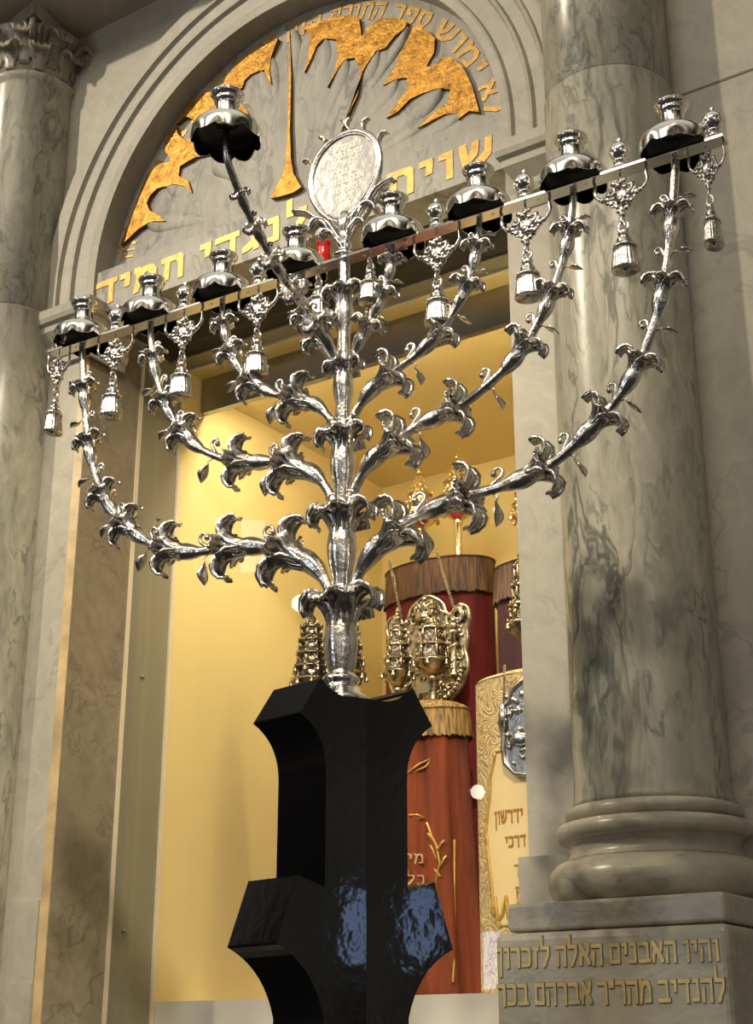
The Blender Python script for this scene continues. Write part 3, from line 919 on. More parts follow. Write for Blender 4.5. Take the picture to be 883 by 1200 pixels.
# central stem with its own whorls
def stem_part():
    zs = [2.012, 2.03, 2.10, 2.20, 2.30, 2.42, 2.52, 2.62, 2.705]
    zf = [(2.128, .125), (2.268, .108), (2.398, .090), (2.518, .068), (2.648, .075)]
    n = 150; P = []; R = []
    for i in range(n + 1):
        z = 1.995 + (2.712 - 1.995) * i / n
        r = .0155 - .007 * i / n
        for (f, s_) in zf:
            x = (z - (f - s_ * .42)) / (s_ * .48)
            if abs(x) < 1: r = max(r, r * .9 + s_ * .085 * (1 - abs(x) ** 1.8))
            y = (z - f - s_ * .16) / .006
            if abs(y) < 1: r *= 1 + .35 * (1 - y * y)
        P.append((0, 0, Z(z))); R.append(r)
    mb = MB(); mb.tube(P, R, 18, rmod=lambda i, a: 1 + .06 * math.cos(6 * a))
    st_ = mb.build('stem', M_SILV, men)
    for (f, s_) in zf:
        lm = MB()
        for k in range(4):
            a = k * PI / 2
            D = V((math.cos(a), math.sin(a), 0))
            front = k % 2 == 1
            leaf(lm, V((0, 0, Z(f - s_ * .62))) + D * (s_ * .08), (0, 0, 1), D, s_ * (1.18 if not front else 1.0), s_ * .17, lead=.58, curl=3.5 if not front else 2.4, cup=.5, th=.0026, start=.08)
        for k in range(4):
            a = PI / 4 + k * PI / 2
            D = V((math.cos(a), math.sin(a), 0))
            leaf(lm, V((0, 0, Z(f - s_ * .60))) + D * (s_ * .09), (0, 0, 1), D, s_ * .78, s_ * .12, lead=.6, curl=.8, cup=.5, th=.002, start=.08, ns=8, nw=6)
        lm.build('leaf_whorl', M_SILV, st_)
    ft = MB()
    ft.lathe([(.046, 0), (.047, .004), (.043, .009), (.036, .013), (.032, .020), (.026, .024), (.024, .03), (.028, .034), (.027, .039), (.020, .044), (.016, .052)], 32)
    ft.build('foot', M_SILVP, men)
stem_part()

# crossbar
ZBAR = 2.712
cb = MB(); cb.box(-.640, .640, -.0125, .0125, Z(ZBAR - .003), Z(ZBAR + .0015))
for k in range(33):
    x = -.62 + k * .03875
    if k % 2: cb.tube([(x, 0, Z(ZBAR - .0036)), (x, 0, Z(ZBAR - .0028))], .0028, 8)
bar = cb.build('crossbar', M_SILVP, men)
bv = bar.modifiers.new('bevel', 'BEVEL'); bv.width = .001; bv.segments = 2


def candle_holder(parent, loc, k):
    h = MB()
    def scal(r, z, a):
        f = max(0, min(1, (.014 - z) / .016))
        return (r * (1 + .02 * f * math.cos(8 * a)), z + .0095 * f * (1 - abs(math.cos(4 * a)) ** .8))
    outer = [(.0508, -.005), (.0513, .002), (.0513, .009), (.0506, .016), (.0478, .0225), (.0420, .0275), (.032, .0310), (.022, .0330), (.0165, .0345)]
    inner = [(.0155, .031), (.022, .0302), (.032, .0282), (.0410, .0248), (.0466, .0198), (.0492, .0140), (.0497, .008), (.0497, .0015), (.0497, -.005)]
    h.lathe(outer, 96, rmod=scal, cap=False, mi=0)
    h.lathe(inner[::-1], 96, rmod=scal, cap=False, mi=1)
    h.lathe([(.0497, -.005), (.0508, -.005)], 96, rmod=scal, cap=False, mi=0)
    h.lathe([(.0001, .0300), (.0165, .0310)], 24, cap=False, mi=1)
    pan_ = h.build('drip_pan', [M_SILVP, M_PANU], None, fix=True)
    s = MB()
    s.lathe([(.0175, .030), (.0225, .0325), (.0232, .034), (.0205, .0355), (.0212, .0375), (.0195, .040), (.0172, .042), (.0165, .046), (.0162, .060), (.0168, .064), (.0195, .066), (.0200, .0685), (.0185, .0705), (.0205, .073), (.0235, .0755), (.0242, .079), (.0225, .082), (.0150, .0835), (.0148, .075), (.001, .074)], 32)
    s.torus((0, 0, .0785), .0238, .0016, n=32)
    sock = s.build('socket', M_SILVP, None)
    root = bpy.data.objects.new('candle_holder', None); root.empty_display_size = .02
    C.objects.link(root); root.parent = parent; root.location = loc
    pan_.parent = root; sock.parent = root
    return root


proto = candle_holder(men, (-.568, 0, Z(ZBAR + .0035)), 0)
for x in (-.408, -.249, -.095, .093, .248, .406, .566):
    dup(proto, men, (x, 0, Z(ZBAR + .0035)))
# ninth light reaches forward on an arm of its own
SHY = -.315
dup(proto, men, (-.001, SHY, Z(2.757)))
shp = [(-.004, -.006, Z(2.520)), (-.012, -.04, Z(2.566)), (-.012, -.085, Z(2.590)), (-.010, -.14, Z(2.606)), (-.007, -.20, Z(2.636)), (-.004, -.25, Z(2.668)), (-.002, -.29, Z(2.704)), (-.001, -.312, Z(2.735)), (-.001, SHY, Z(2.786))]


def servant_arm():
    path = smooth_path(shp, 10); L = arclen(path); tot = L[-1]
    fls = [.075, .150, .215, .272, .325]; szs = [.062, .050, .044, .038, .032]
    n = 90; P = []; R = []
    for i in range(n + 1):
        s = tot * i / n; p, t = at_len(path, L, s); r = .0068 * (1 - .25 * s / tot)
        for f, z in zip(fls, szs):
            x = (s - (f - z * .42)) / (z * .45)
            if abs(x) < 1: r = max(r, .005 + z * .08 * (1 - abs(x) ** 1.7))
        P.append(p); R.append(r)
    mb = MB(); mb.tube(P, R, 12, rmod=lambda i, a: 1 + .07 * math.cos(6 * a))
    br = mb.build('servant_arm', M_SILV, men)
    for j, (f, z) in enumerate(zip(fls, szs)):
        p, t = at_len(path, L, f - z * .6); pf, tf = at_len(path, L, f)
        T = (t + tf).normalized(); S_ = V((1, 0, 0)); U_ = S_.cross(T).normalized()
        lm = MB()
        for D, cl in ((S_, 3.3), (-S_, 3.3), (U_, 2.8), (-U_, 2.8)):
            leaf(lm, p + D * z * .06, T, D, z * 1.15, z * .17, lead=.58, curl=cl, cup=.5, th=.002, ns=10, nw=6)
        lm.build('leaf_whorl', M_SILV, br)
        if j < 4:
            q, tq = at_len(path, L, f + z * .45)
            tm = MB(); tendril(tm, q + S_ * .004, tq, S_, z * .5, r=.0014); tm.build('tendril', M_SILV, br)
servant_arm()

# ball finials on the bar
fb = MB()
fb.lathe([(.0085, 0), (.0115, .002), (.0115, .005), (.0075, .007), (.0070, .010), (.0105, .0125), (.0105, .0145), (.008, .016)], 20)
fb.lathe([(.0075, .0155)] + [(.0155 * math.cos(a), .0305 + .0155 * math.sin(a)) for a in [(-68 + 13.6 * i) * PI / 180 for i in range(11)]] + [(.0045, .0462), (.0035, .049), (.0045, .0515), (.002, .054)], 20, rmod=lambda r, z, a: (r * (1 + .03 * math.cos(10 * a)), z))
for k in range(10):
    a = 2 * PI * k / 10
    fb.ball((.0152 * math.cos(a), .0150 * math.sin(a), .0285), .0017, 6)
fp = fb.build('ball_finial', M_SILVP, men, (-.622, 0, Z(ZBAR + .003)))
for x in (-.486, -.331, -.172, .172, .326, .482, .624):
    dup(fp, men, (x, 0, Z(ZBAR + .003)))


# hanging ornaments
def pendant(small=False):
    mb = MB()
    rnd = random.Random(3)
    if not small:
        for sg in (-1, 1):                      # hooks up to the bar
            pts = smooth_path([(sg * .006, 0, -.034), (sg * .018, 0, -.034), (sg * .030, 0, -.030), (sg * .0365, 0, -.020), (sg * .0355, 0, -.008), (sg * .037, 0, 0)], 6)
            mb.tube(pts, [.0030 - .0008 * i / len(pts) for i in range(len(pts))], 7)
            mb.ball((sg * .020, 0, -.0345), .0055, 8); mb.ball((sg * .027, 0, -.032), .0042, 8)
            mb.torus((sg * .012, -.004, -.026), .0045, .0018, ax=(0, 1, 0), n=10, m=5)
            mb.torus((sg * .010, -.004, -.045), .0040, .0017, ax=(0, 1, 0), n=10, m=5)
        for i in range(60):                     # chased flower cluster
            a = rnd.uniform(0, 2 * PI); r = .0205 * math.sqrt(rnd.random())
            x, zz = r * math.cos(a), r * math.sin(a) * 1.2
            if zz < -.012: x *= .5
            mb.ball((x, -.008 * (1 - (r / .022) ** 2) * rnd.choice((1, 1, -1)), -.034 + zz), rnd.uniform(.0025, .0046), 6)
        mb.ball((0, 0, -.034), .012, 10, (1, .6, 1.2))
        mb.ball((0, 0, -.011), .0042, 8); mb.tube([(0, 0, -.010), (0, 0, 0)], .0018, 6)
        mb.lathe([(.0025, -.066), (.0050, -.060), (.0035, -.054), (.006, -.049)], 10)
        ztop = -.066
    else:
        mb.tube([(0, 0, 0), (0, 0, -.012)], .002, 6)
        mb.ball((0, 0, -.010), .0035, 8)
        ztop = -.012
    o = mb.build('hanging_ornament' if not small else 'hanging_hook', M_SILV, men)
    lk = MB()
    lk.torus((0, 0, -.0055), .0066, .0017, ax=(1, 0, 0), n=14, m=6)
    lk.torus((0, 0, -.0135), .0076, .0018, ax=(.2, 1, 0), n=14, m=6)
    lk.build('link', M_SILVP, o, (0, 0, ztop))
    be = MB()
    pr = [(.0020, 0), (.0055, -.001), (.0070, -.005), (.0055, -.009), (.0045, -.0105), (.0085, -.013), (.0090, -.016), (.0075, -.018), (.0115, -.021), (.0135, -.024), (.0140, -.0265), (.0125, -.028)]
    be.lathe(pr, 24)
    be.lathe([(.0128, -.0275), (.0138, -.034), (.0150, -.046), (.0165, -.056), (.0168, -.0585), (.0155, -.0595), (.004, -.0580), (.0038, -.0605), (.001, -.0605)], 88,
             rmod=lambda r, z, a: (r * (1 + (.03 * math.cos(22 * a) if -.058 < z < -.03 else 0)), z))
    for k in range(12):
        a = 2 * PI * k / 12
        be.ball((.0138 * math.cos(a), .0138 * math.sin(a), -.0262), .0017, 5)
    bo_ = be.build('bell', M_SILV, o, (0, 0, ztop - .0175)); bo_.scale = (1.15, 1.15, 1.0)
    return o


pp = pendant()
xs = (-.622, -.486, -.331, -.172, .172, .326, .480, .610)
for i, x in enumerate(xs):
    loc = (x, 0, Z(ZBAR - .003))
    o = pp if i == 0 else dup(pp, men)
    o.location = loc
    o.scale = (1.12, 1, 1.12) if abs(x) < .6 else (.72, 1, 1.12)
ps = pendant(True)
ps.location = (-.050, 0, Z(ZBAR - .003))
dup(ps, men, (.050, 0, Z(ZBAR - .003)))

# dedication plaque above the bar
zp = 2.868
pl = MB()
oval = []
for i in range(48):
    a = 2 * PI * i / 48
    rx = .066 * (1 + .10 * math.sin(a)); x = rx * math.cos(a); z = .082 * math.sin(a)
    if z < 0: x *= 1 - .22 * (z / .082) ** 2
    oval.append((x, z))
pl.prism(oval, lambda p: (p[0], -.003, Z(zp) + p[1]), lambda p: (p[0], .003, Z(zp) + p[1]))
plq = pl.build('dedication_plaque', M_SILVB, men)
rim = MB()
ring = [V((p[0] * 1.03, 0, Z(zp) + p[1] * 1.03)) for p in oval]
rim.tube(ring + [ring[0]], .0058, 8, cap=False)
rim.tube([V((p.x * .93, -.004, Z(zp) + (p.z - Z(zp)) * .93)) for p in ring + [ring[0]]], .0018, 6, cap=False)
ctr = V((0, 0, Z(zp)))
for a in (25, 55, 78, 100, 128, 155):
    t = math.radians(a)
    p = ctr + V((.070 * math.cos(t), 0, .084 * math.sin(t)))
    D = V((math.cos(t), 0, math.sin(t))); T = V((-math.sin(t), 0, math.cos(t))) * (1 if a > 60 else -1)
    T = V((math.sin(t), 0, -math.cos(t))) if a > 90 else V((-math.sin(t), 0, math.cos(t)))
    leaf(rim, p, T * .8 + D * .5, D, .034, .0065, lead=.5, curl=1.6, cup=.3, th=.002, ns=8, nw=5)
for sg in (-1, 1):
    for (z0, szz, ww) in ((2.745, .095, .012), (2.738, .060, .011)):
        leaf(rim, (sg * .006, -.003, Z(z0)), (sg * .35, 0, .95), (sg, 0, -.1), szz, ww, lead=.55, curl=2.6, cup=.4, th=.0025)
    leaf(rim, (sg * .004, 0, Z(2.742)), (sg * .5, 0, .9), (sg, -.1, .2), .13, .012, lead=.8, curl=.5, cup=.5, th=.0025)
rim.build('plaque_frame', M_SILV, plq)
cst = MB(); cst.lathe([(.020, 0), (.021, .003), (.017, .007), (.011, .010), (.010, .018), (.013, .022), (.012, .027), (.009, .031), (.010, .05), (.013, .065), (.008, .085)], 20, c=(0, 0, Z(ZBAR + .003)))
cst.build('plaque_stand', M_SILVP, plq)
lm = MB()
rows = [('הוקדש', .052), ('מאת גמלאי', .037), ('ירושלים', .021), ('בן הרבי', .004), ('אברהם נפטר', -.012), ('משה נתן', -.029), ('לזכר', -.046), ('תשנ', -.062)]
for (t, zz) in rows:
    h = .0095; wd = text_width(t) * h
    letters(lm, t, lambda x, y, d: (wd / 2 + x, -.003 - d, Z(zp) + zz + y), h, d0=-.0005, d1=.0005, nx=.08, ny=.10)
lm.build('engraving', M_ENGR, plq)


# ------------------------------------------------------------------ scrolls
def mantle_pt(rx, ry, zb, zt, flare, folds, amp, seed):
    def f(a, s):
        z = zb + (zt - zb) * s
        k = 1 + flare * (1 - s) ** 1.5
        fo = amp * (1 - s * .75) * (math.sin(folds * a + seed) + .5 * math.sin(folds * 2.3 * a + seed * 2 + 1.5 * s))
        return V(((rx * k + fo) * math.cos(a), (ry * k + fo) * math.sin(a), z))
    return f


def scroll(label, loc, rx, ry, ztop, mat, lid, fringe, frh, group=None, flare=.05, folds=7, amp=.006, seed=0., stave=.055, dome=.02, stave_top=.09):
    t = thing('torah_scroll', label, 'Torah scroll', loc, group)
    zb = .004; zt = ztop - loc[2]
    f = mantle_pt(rx, ry, zb, zt - dome, flare, folds, amp, seed)
    n = 96; m = 30
    mb = MB(); vs = []
    for j in range(m + 1):
        for i in range(n): vs.append(f(2 * PI * i / n, j / m))
    fs = [(j * n + i, j * n + (i + 1) % n, (j + 1) * n + (i + 1) % n, (j + 1) * n + i) for j in range(m) for i in range(n)]
    fs.append(tuple(range(n - 1, -1, -1)))
    mb.add(vs, fs, True)
    mb.build('mantle', mat, t)
    lb = MB(); vs = []
    for j in range(6):
        q = j / 5
        for i in range(n):
            a = 2 * PI * i / n; k = math.cos(q * PI / 2)
            vs.append(((rx + .002) * max(.02, k) * math.cos(a), (ry + .002) * max(.02, k) * math.sin(a), zt - dome + dome * math.sin(q * PI / 2)))
    fs = [(j * n + i, j * n + (i + 1) % n, (j + 1) * n + (i + 1) % n, (j + 1) * n + i) for j in range(5) for i in range(n)]
    fs.append(tuple(5 * n + i for i in range(n)))
    lb.add(vs, fs, True)
    lb.build('mantle_top', lid, t)
    if fringe:
        fm = MB(); vs = []; n2 = 220; rnd = random.Random(int(seed * 10) + 1)
        jit = [rnd.uniform(-.004, .004) for _ in range(n2)]; jr = [rnd.uniform(-.0015, .0015) for _ in range(n2)]
        rowsn = 6
        for j in range(rowsn + 1):
            q = j / rowsn
            for i in range(n2):
                a = 2 * PI * i / n2
                e = .004 + .006 * q + jr[i] * q
                vs.append(((rx * (1 + flare * .1 * q) + e) * math.cos(a), (ry * (1 + flare * .1 * q) + e) * math.sin(a), zt - dome + .002 - frh * q + jit[i] * q))
        fs = [(j * n2 + i, j * n2 + (i + 1) % n2, (j + 1) * n2 + (i + 1) % n2, (j + 1) * n2 + i) for j in range(rowsn) for i in range(n2)]
        fm.add(vs, fs, True)
        cd = [((rx + .005) * math.cos(2 * PI * i / 80), (ry + .005) * math.sin(2 * PI * i / 80), zt - dome) for i in range(81)]
        fm.tube(cd, .003, 6, cap=False)
        fm.build('fringe', fringe, t)
    return t, f


def rimon(label, loc, mat, H, R, n=6, tiers=3, spire=.3, bells=True, group=None, stem=.05, cat='scroll finial', shrink=.80):
    """tower shaped finial: sleeve, bulb, galleries of little arches, crown"""
    t = thing('scroll_finial', label, cat, loc, group)
    sl = MB(); sl.lathe([(.0105, 0), (.0115, .002), (.0105, .006), (.0105, stem - .01), (.014, stem - .006), (.011, stem), (.011, stem + .002)], 16)
    sl.build('sleeve', mat, t)
    body = MB(); z = stem
    hb = H - stem; bulb = hb * .20
    body.lathe([(.010, z), (R * .45, z + bulb * .25), (R * .82, z + bulb * .6), (R * .95, z + bulb * .85), (R * 1.02, z + bulb * .95), (R * 1.02, z + bulb)], 24, rmod=lambda r, zz, a: (r * (1 + .04 * math.cos(12 * a)), zz))
    z += bulb
    sp = hb * spire; th = (hb - bulb - sp) / tiers
    r = R * .92
    bz = []
    for k in range(tiers):
        body.lathe([(r * .78, z), (r * .74, z + th * .8)], n, smooth=False, rot=.3)
        body.lathe([(r * 1.05, z - .001), (r * 1.08, z + th * .08), (r * .98, z + th * .14)], n * 2, smooth=False, rot=.3)
        for i in range(n):
            a = .3 + 2 * PI * i / n
            body.tube([(r * .95 * math.cos(a), r * .95 * math.sin(a), z + th * .1), (r * .93 * math.cos(a), r * .93 * math.sin(a), z + th * .82)], R * .07, 6)
            a2 = a + PI / n
            body.torus((r * .84 * math.cos(a2), r * .84 * math.sin(a2), z + th * .52), r * .26, R * .045, ax=(math.cos(a2), math.sin(a2), 0), n=10, m=4)
            body.ball((r * .99 * math.cos(a), r * .99 * math.sin(a), z + th * 1.0), R * .085, 6)
            for e in (-.3, .3):
                body.ball((r * .95 * math.cos(a2 + e), r * .95 * math.sin(a2 + e), z + th * .96), R * .06, 5)
        body.lathe([(r * .95, z + th * .80), (r * 1.06, z + th * .86), (r * 1.0, z + th * .93), (r * .7, z + th)], n * 2, smooth=False, rot=.3)
        bz.append((r, z + th * .1))
        z += th; r *= shrink
    r2 = r * .9
    body.lathe([(r2, z), (r2 * 1.1, z + sp * .06), (r2 * .75, z + sp * .14), (r2 * .62, z + sp * .3), (r2 * .72, z + sp * .36), (r2 * .4, z + sp * .46), (r2 * .3, z + sp * .62), (r2 * .42, z + sp * .68), (r2 * .2, z + sp * .78)], n * 2, smooth=False)
    for k in range(8):
        a = 2 * PI * k / 8
        body.ball((r2 * .78 * math.cos(a), r2 * .78 * math.sin(a), z + sp * .26), R * .09, 6)
        body.ball((r2 * .5 * math.cos(a), r2 * .5 * math.sin(a), z + sp * .52), R * .07, 6)
    body.ball((0, 0, z + sp * .86), R * .14, 8); body.ball((0, 0, z + sp * .96), R * .07, 8)
    body.build('tower', mat, t)
    if bells:
        bl = MB()
        bl.tube([(0, 0, 0), (0, 0, -.012)], .0009, 5)
        bl.lathe([(.0012, -.011), (.0040, -.013), (.0048, -.018), (.0068, -.0245), (.0070, -.026), (.0055, -.026)], 12)
        bl.ball((0, 0, -.0275), .0022, 6)
        first = None
        for q, (rr, zz) in enumerate(bz[:2]):
            for i in range(n):
                a = .3 + PI / n * (1 - q) + 2 * PI * i / n
                loc_ = (rr * 1.14 * math.cos(a), rr * 1.14 * math.sin(a), zz + .004)
                if first is None: first = bl.build('bell', mat, t, loc_)
                else: dup(first, t, loc_)
    return t


ZS = ZF + .0005
red, fred = scroll('tall crimson velvet Torah scroll with brown fringe and hanging silver breastplate', (-2.115, 3.45, ZS), .168, .095, 2.832, M_RED, M_REDL, M_FRB, .105, flare=.03, folds=9, amp=.006, seed=1.2, stave=.066)
org, forg = scroll('russet velvet Torah scroll with gold fringe right behind the black pedestal', (-2.035, 3.19, ZS), .152, .075, 2.365, M_ORG, M_FRG, M_FRG, .075, flare=.19, folds=9, amp=.013, seed=2.3, stave=.054, dome=.035)
crm, fcrm = scroll('cream brocade Torah scroll with embroidered letters at the right jamb', (-1.602, 3.06, ZS), .168, .085, 2.362, M_BROC, M_BROC, None, 0, flare=.0, folds=4, amp=.003, seed=.4, stave=.075)
pur, fpur = scroll('dark plum velvet Torah scroll standing behind the cream one', (-1.722, 3.36, ZS), .152, .078, 2.752, M_PURP, M_PURP, M_FRP, .10, flare=.04, folds=8, amp=.007, seed=3.1, stave=.06)
hid, fhid = scroll('dark Torah scroll hidden behind the pedestal carrying two dark silver towers', (-2.165, 2.985, ZS), .078, .062, 2.30, M_NAVY, M_NAVY, None, 0, flare=.0, folds=4, amp=.002, seed=.9, stave=.050, stave_top=.10)

def top(zt, dome, rx, x): return zt - dome + dome * math.sqrt(1 - (x / rx) ** 2) + .001
zr = top(2.832, .02, .17, .066) - .001
rimon('gilded tower finial on the left stave of the crimson scroll', (-2.115 - .066, 3.45, zr + .001), M_GILT, .305, .054, tiers=2, spire=.42, stem=.115)
rimon('gilded tower finial on the right stave of the crimson scroll', (-2.115 + .066, 3.45, zr + .001), M_GILT, .325, .054, tiers=2, spire=.42, stem=.115)
rimon('dark silver tower finial with bells in front of the breastplate, left of the pair', (-2.035 - .054, 3.19, top(2.365, .035, .154, .054)), M_SILVO, .265, .041, tiers=3, spire=.28, stem=.045)
rimon('dark silver tower finial with bells in front of the breastplate, right of the pair', (-2.035 + .054, 3.19, top(2.365, .035, .154, .054)), M_SILVO, .270, .048, tiers=2, spire=.36, stem=.062)
rimon('dark silver stepped tower finial left of the menorah stem', (-2.165 - .057, 2.985, top(2.30, .02, .08, .054)), M_SILVD, .285, .047, shrink=.88, n=8, tiers=4, spire=.14, stem=.07)
rimon('dark silver stepped tower finial partly behind the menorah stem', (-2.165 + .057, 2.985, top(2.30, .02, .08, .054)), M_SILVD, .285, .047, shrink=.88, n=8, tiers=4, spire=.14, stem=.07)
rimon('gilded finial of the plum scroll peeping past the right jamb', (-1.722 - .06, 3.36, top(2.752, .02, .154, .06)), M_GILT, .26, .040, tiers=2, spire=.4, stem=.10)
rimon('silver finial with bells above the cream scroll at the right jamb', (-1.602 - .03, 3.06, top(2.362, .02, .17, .03)), M_SILVO, .36, .045, tiers=3, spire=.3, stem=.06)

# breastplate on the crimson scroll
bp = thing('breastplate', 'ornate silver Torah breastplate hanging by chains on the crimson mantle', 'breastplate', (-2.075, 3.322, 2.375))
BW, BH = .132, .315
def bo(u):          # outline, u in 0..1 around
    pass
half_o = [(.0, .0), (.035, .004), (.075, .022), (.105, .052), (.122, .09), (.124, .12), (.118, .15), (.126, .18), (.124, .21), (.132, .235), (.128, .262), (.108, .275), (.090, .268), (.078, .25), (.060, .262), (.052, .285), (.034, .302), (.016, .312), (.0, .316)]
outl = half_o + [(-x, z) for x, z in half_o[-2:0:-1]]
body = MB()
body.prism([(x * 1.02, z) for x, z in outl], lambda p: (p[0], -.004, p[1]), lambda p: (p[0], .004, p[1]))
rnd = random.Random(11)
ol = [V((x * 1.0, -.004, z)) for x, z in outl]
body.tube(smooth_path(ol + [ol[0]], 4), .006, 7, cap=False)
for i in range(150):
    x = rnd.uniform(-.115, .115); z = rnd.uniform(.012, .275)
    if abs(x) > .124 * min(1, (z + .02) / .09): continue
    k = rnd.random()
    if k < .55: body.ball((x, -.006, z), rnd.uniform(.004, .009), 7, (1, .7, 1))
    else: body.torus((x, -.007, z), rnd.uniform(.007, .013), .003, ax=(rnd.uniform(-.2, .2), 1, rnd.uniform(-.2, .2)), n=10, m=5, arc=rnd.uniform(3.5, 6.3))
for i in range(26):
    t = i / 25; a = PI * (1 + t)
    body.ball((.108 * math.cos(a), -.010, .10 + .092 * math.sin(a)), .0085, 8)
body.build('plate', M_SILVO, bp)
for sg in (-1, 1):
    pm = MB()
    pm.lathe([(.014, .075), (.014, .082), (.009, .086), (.009, .19), (.014, .195), (.014, .203)], 12, c=(sg * .088, -.014, 0), rmod=lambda r, z, a: (r, z + .0))
    pm.tube([(sg * .088 + .010 * math.cos(t * .8), -.014 + .010 * math.sin(t * .8), .088 + .1 * t / 20) for t in range(21)], .0028, 5)
    pm.ball((sg * .088, -.014, .215), .013, 10); pm.ball((sg * .088, -.014, .232), .008, 8)
    for q in range(5):
        pm.torus((sg * .1, -.012, .245 + .004 * (q % 2)), .012 + .002 * q, .0028, ax=(0, 1, 0), n=12, m=5)
    pm.build('side_column', M_SILVO, bp)
cr = MB()
cr.lathe([(.030, .242), (.034, .25), (.028, .256), (.034, .262)], 16, c=(0, -.012, 0), rmod=lambda r, z, a: (r, z))
for k in range(7):
    a = PI + PI * k / 6
    cr.torus((.030 * math.cos(a) * .9, -.012 + .022 * math.sin(a), .275), .013, .003, ax=(math.cos(a), math.sin(a), 0), n=10, m=5)
    cr.ball((.034 * math.cos(a), -.012 + .022 * math.sin(a), .291), .004, 6)
cr.ball((0, -.018, .305), .007, 8)
cr.build('crown', M_SILVO, bp)
fr = MB()
fr.box(-.045, .045, -.016, -.004, .10, .175); fr.box(-.04, .04, -.02, -.006, .107, .168)
fr.build('center_window', M_SILVO, bp)
fr = MB(); fr.box(-.028, .028, -.014, -.004, .045, .07)
fr.build('name_plate', M_SILVP, bp)
for sg, (tx, ty, tz) in ((-1, (-2.181 - .012 - (-2.075), -.002, 2.81 - 2.375)), (1, (-2.049 + .012 - (-2.075), -.002, 2.81 - 2.375))):
    ch = MB(); a = V((sg * .105 * .8, -.006, .272)); c_ = V((tx, -.012, tz)); n = 34
    for i in range(n + 1):
        p = a.lerp(c_, i / n)
        ch.torus(p, .0042, .0012, ax=(1, .15, 0) if i % 2 else (.15, 1, 0), n=9, m=4)
    ch.build('chain', M_SILVO, bp)

# silver shield and chain on the cream scroll
sc = MB()
fx = fcrm
sh = thing('breastplate', 'small silver breastplate on the cream scroll, half hidden by the right jamb', 'breastplate', (-1.592, 2.966, 2.135))
so = [(0, -.035), (.03, -.03), (.055, -.005), (.06, .03), (.055, .06), (.065, .09), (.06, .13), (.04, .135), (.035, .16), (.0, .185)]
so = so + [(-x, z) for x, z in so[-2:0:-1]]
sc.prism(so, lambda p: (p[0], -.004, p[1]), lambda p: (p[0], .004, p[1]))
sc.tube([V((x, -.005, z)) for x, z in so + [so[0]]], .006, 7, cap=False)
rnd = random.Random(5)
for i in range(50):
    x = rnd.uniform(-.05, .05); z = rnd.uniform(-.02, .15)
    sc.ball((x, -.007, z), rnd.uniform(.004, .009), 7, (1, .7, 1))
for sg in (-1, 1):
    sc.tube([(sg * .055, -.01, .07), (sg * .055, -.01, .13)], .008, 10)
sc.ball((-.01, -.012, .045), .02, 12, (1.5, .5, .8))
sc.build('plate', M_SILVB, sh)
cc = MB()
for sg in (-1, 1):
    for i in range(25):
        p = V((sg * .055, -.004, .13)).lerp(V((sg * .05, -.004, .222)), i / 24)
        cc.torus(p, .0035, .0011, ax=(1, .1, 0) if i % 2 else (.1, 1, 0), n=8, m=4)
cc.build('chain', M_SILVO, sh)


# plain cream field of the brocade mantle with scalloped thread border and letters
def on(f, a, s, d):
    p = f(a, s); nrm = V((p.x / .168 ** 2, p.y / .085 ** 2, 0)).normalized()
    return p + nrm * d


H_ = 2.362 - .02 - ZS - .004
sz_ = lambda z: (z - ZS - .004) / H_
fld = MB(); vs = []; rows_ = 40; cols = 40
def edge(z):
    t = (z - 1.76) / (2.16 - 1.76)
    return -2.62 + .10 * abs(math.sin(t * PI * 2.5)) - (.0 if .03 < t < .97 else .0)
grid = []
for j in range(rows_ + 1):
    z = 1.775 + (2.165 - 1.775) * j / rows_
    t = j / rows_
    a0 = -2.30 + .08 * math.sin(t * PI * 3) * (1 if t > .5 else .6); a1 = -.75
    if t > .85: a0 += (t - .85) / .15 * .22
    if t < .12: a0 += (.12 - t) / .12 * .2
    grid.append([on(fcrm, a0 + (a1 - a0) * i / cols, sz_(z), .0022) for i in range(cols + 1)])
fld.sheet(grid, .0012)
fld.build('embroidered_field', M_CREAM, crm)
bd = MB(); bd.tube([g_[0] + V((0, -.001, 0)) for g_ in grid] , .0045, 6)
bd.tube([p + V((0, -.001, 0)) for p in grid[-1]], .0045, 6)
zz = []
for i in range(41):
    a = -2.25 + (1.5) * i / 40
    zz.append(on(fcrm, a, sz_(1.80 + (.045 if i % 6 < 3 else -.01) * abs(math.sin(i * PI / 6))), .005))
bd.tube(zz, .0045, 6)
bd.build('thread_border', M_THREAD, crm)
lmb = MB()
def find_angle(f, loc, px, z):
    best = None
    for k in range(200):
        a = -PI + .02 + k * (PI - .3) / 200
        p = V(loc) + on(f, a, sz_(z), .003)
        q = p - V((0, 0, CZ)); xx = 441.5 + FPX * q.dot(_R) / q.dot(_F)
        if best is None or abs(xx - px) < best[0]: best = (abs(xx - px), a)
    return best[1]
LC = (-1.602, 3.06, ZS)
for (t, pr_, pl_, y0, y1) in (('ידרשון', 614, 580, 964, 949), ('דרכי', 617, 593, 993, 980), ('ון', 625, 603, 1024, 1014), ('יק', 624, 605, 1051, 1040)):
    z0 = atY(600, y0, 2.98).z; z1 = atY(600, y1, 2.98).z; h = z1 - z0
    ar = find_angle(fcrm, LC, pr_, z0); al = find_angle(fcrm, LC, pl_, z0)
    wd = text_width(t) * h
    letters(lmb, t, lambda x, y, d: on(fcrm, ar + (al - ar) * (-x / wd), sz_(z0 + y), .0032 + d), h, d0=-.001, d1=.0008, nx=.08, ny=.11)
lmb.build('embroidered_letters', M_BROWN, crm)

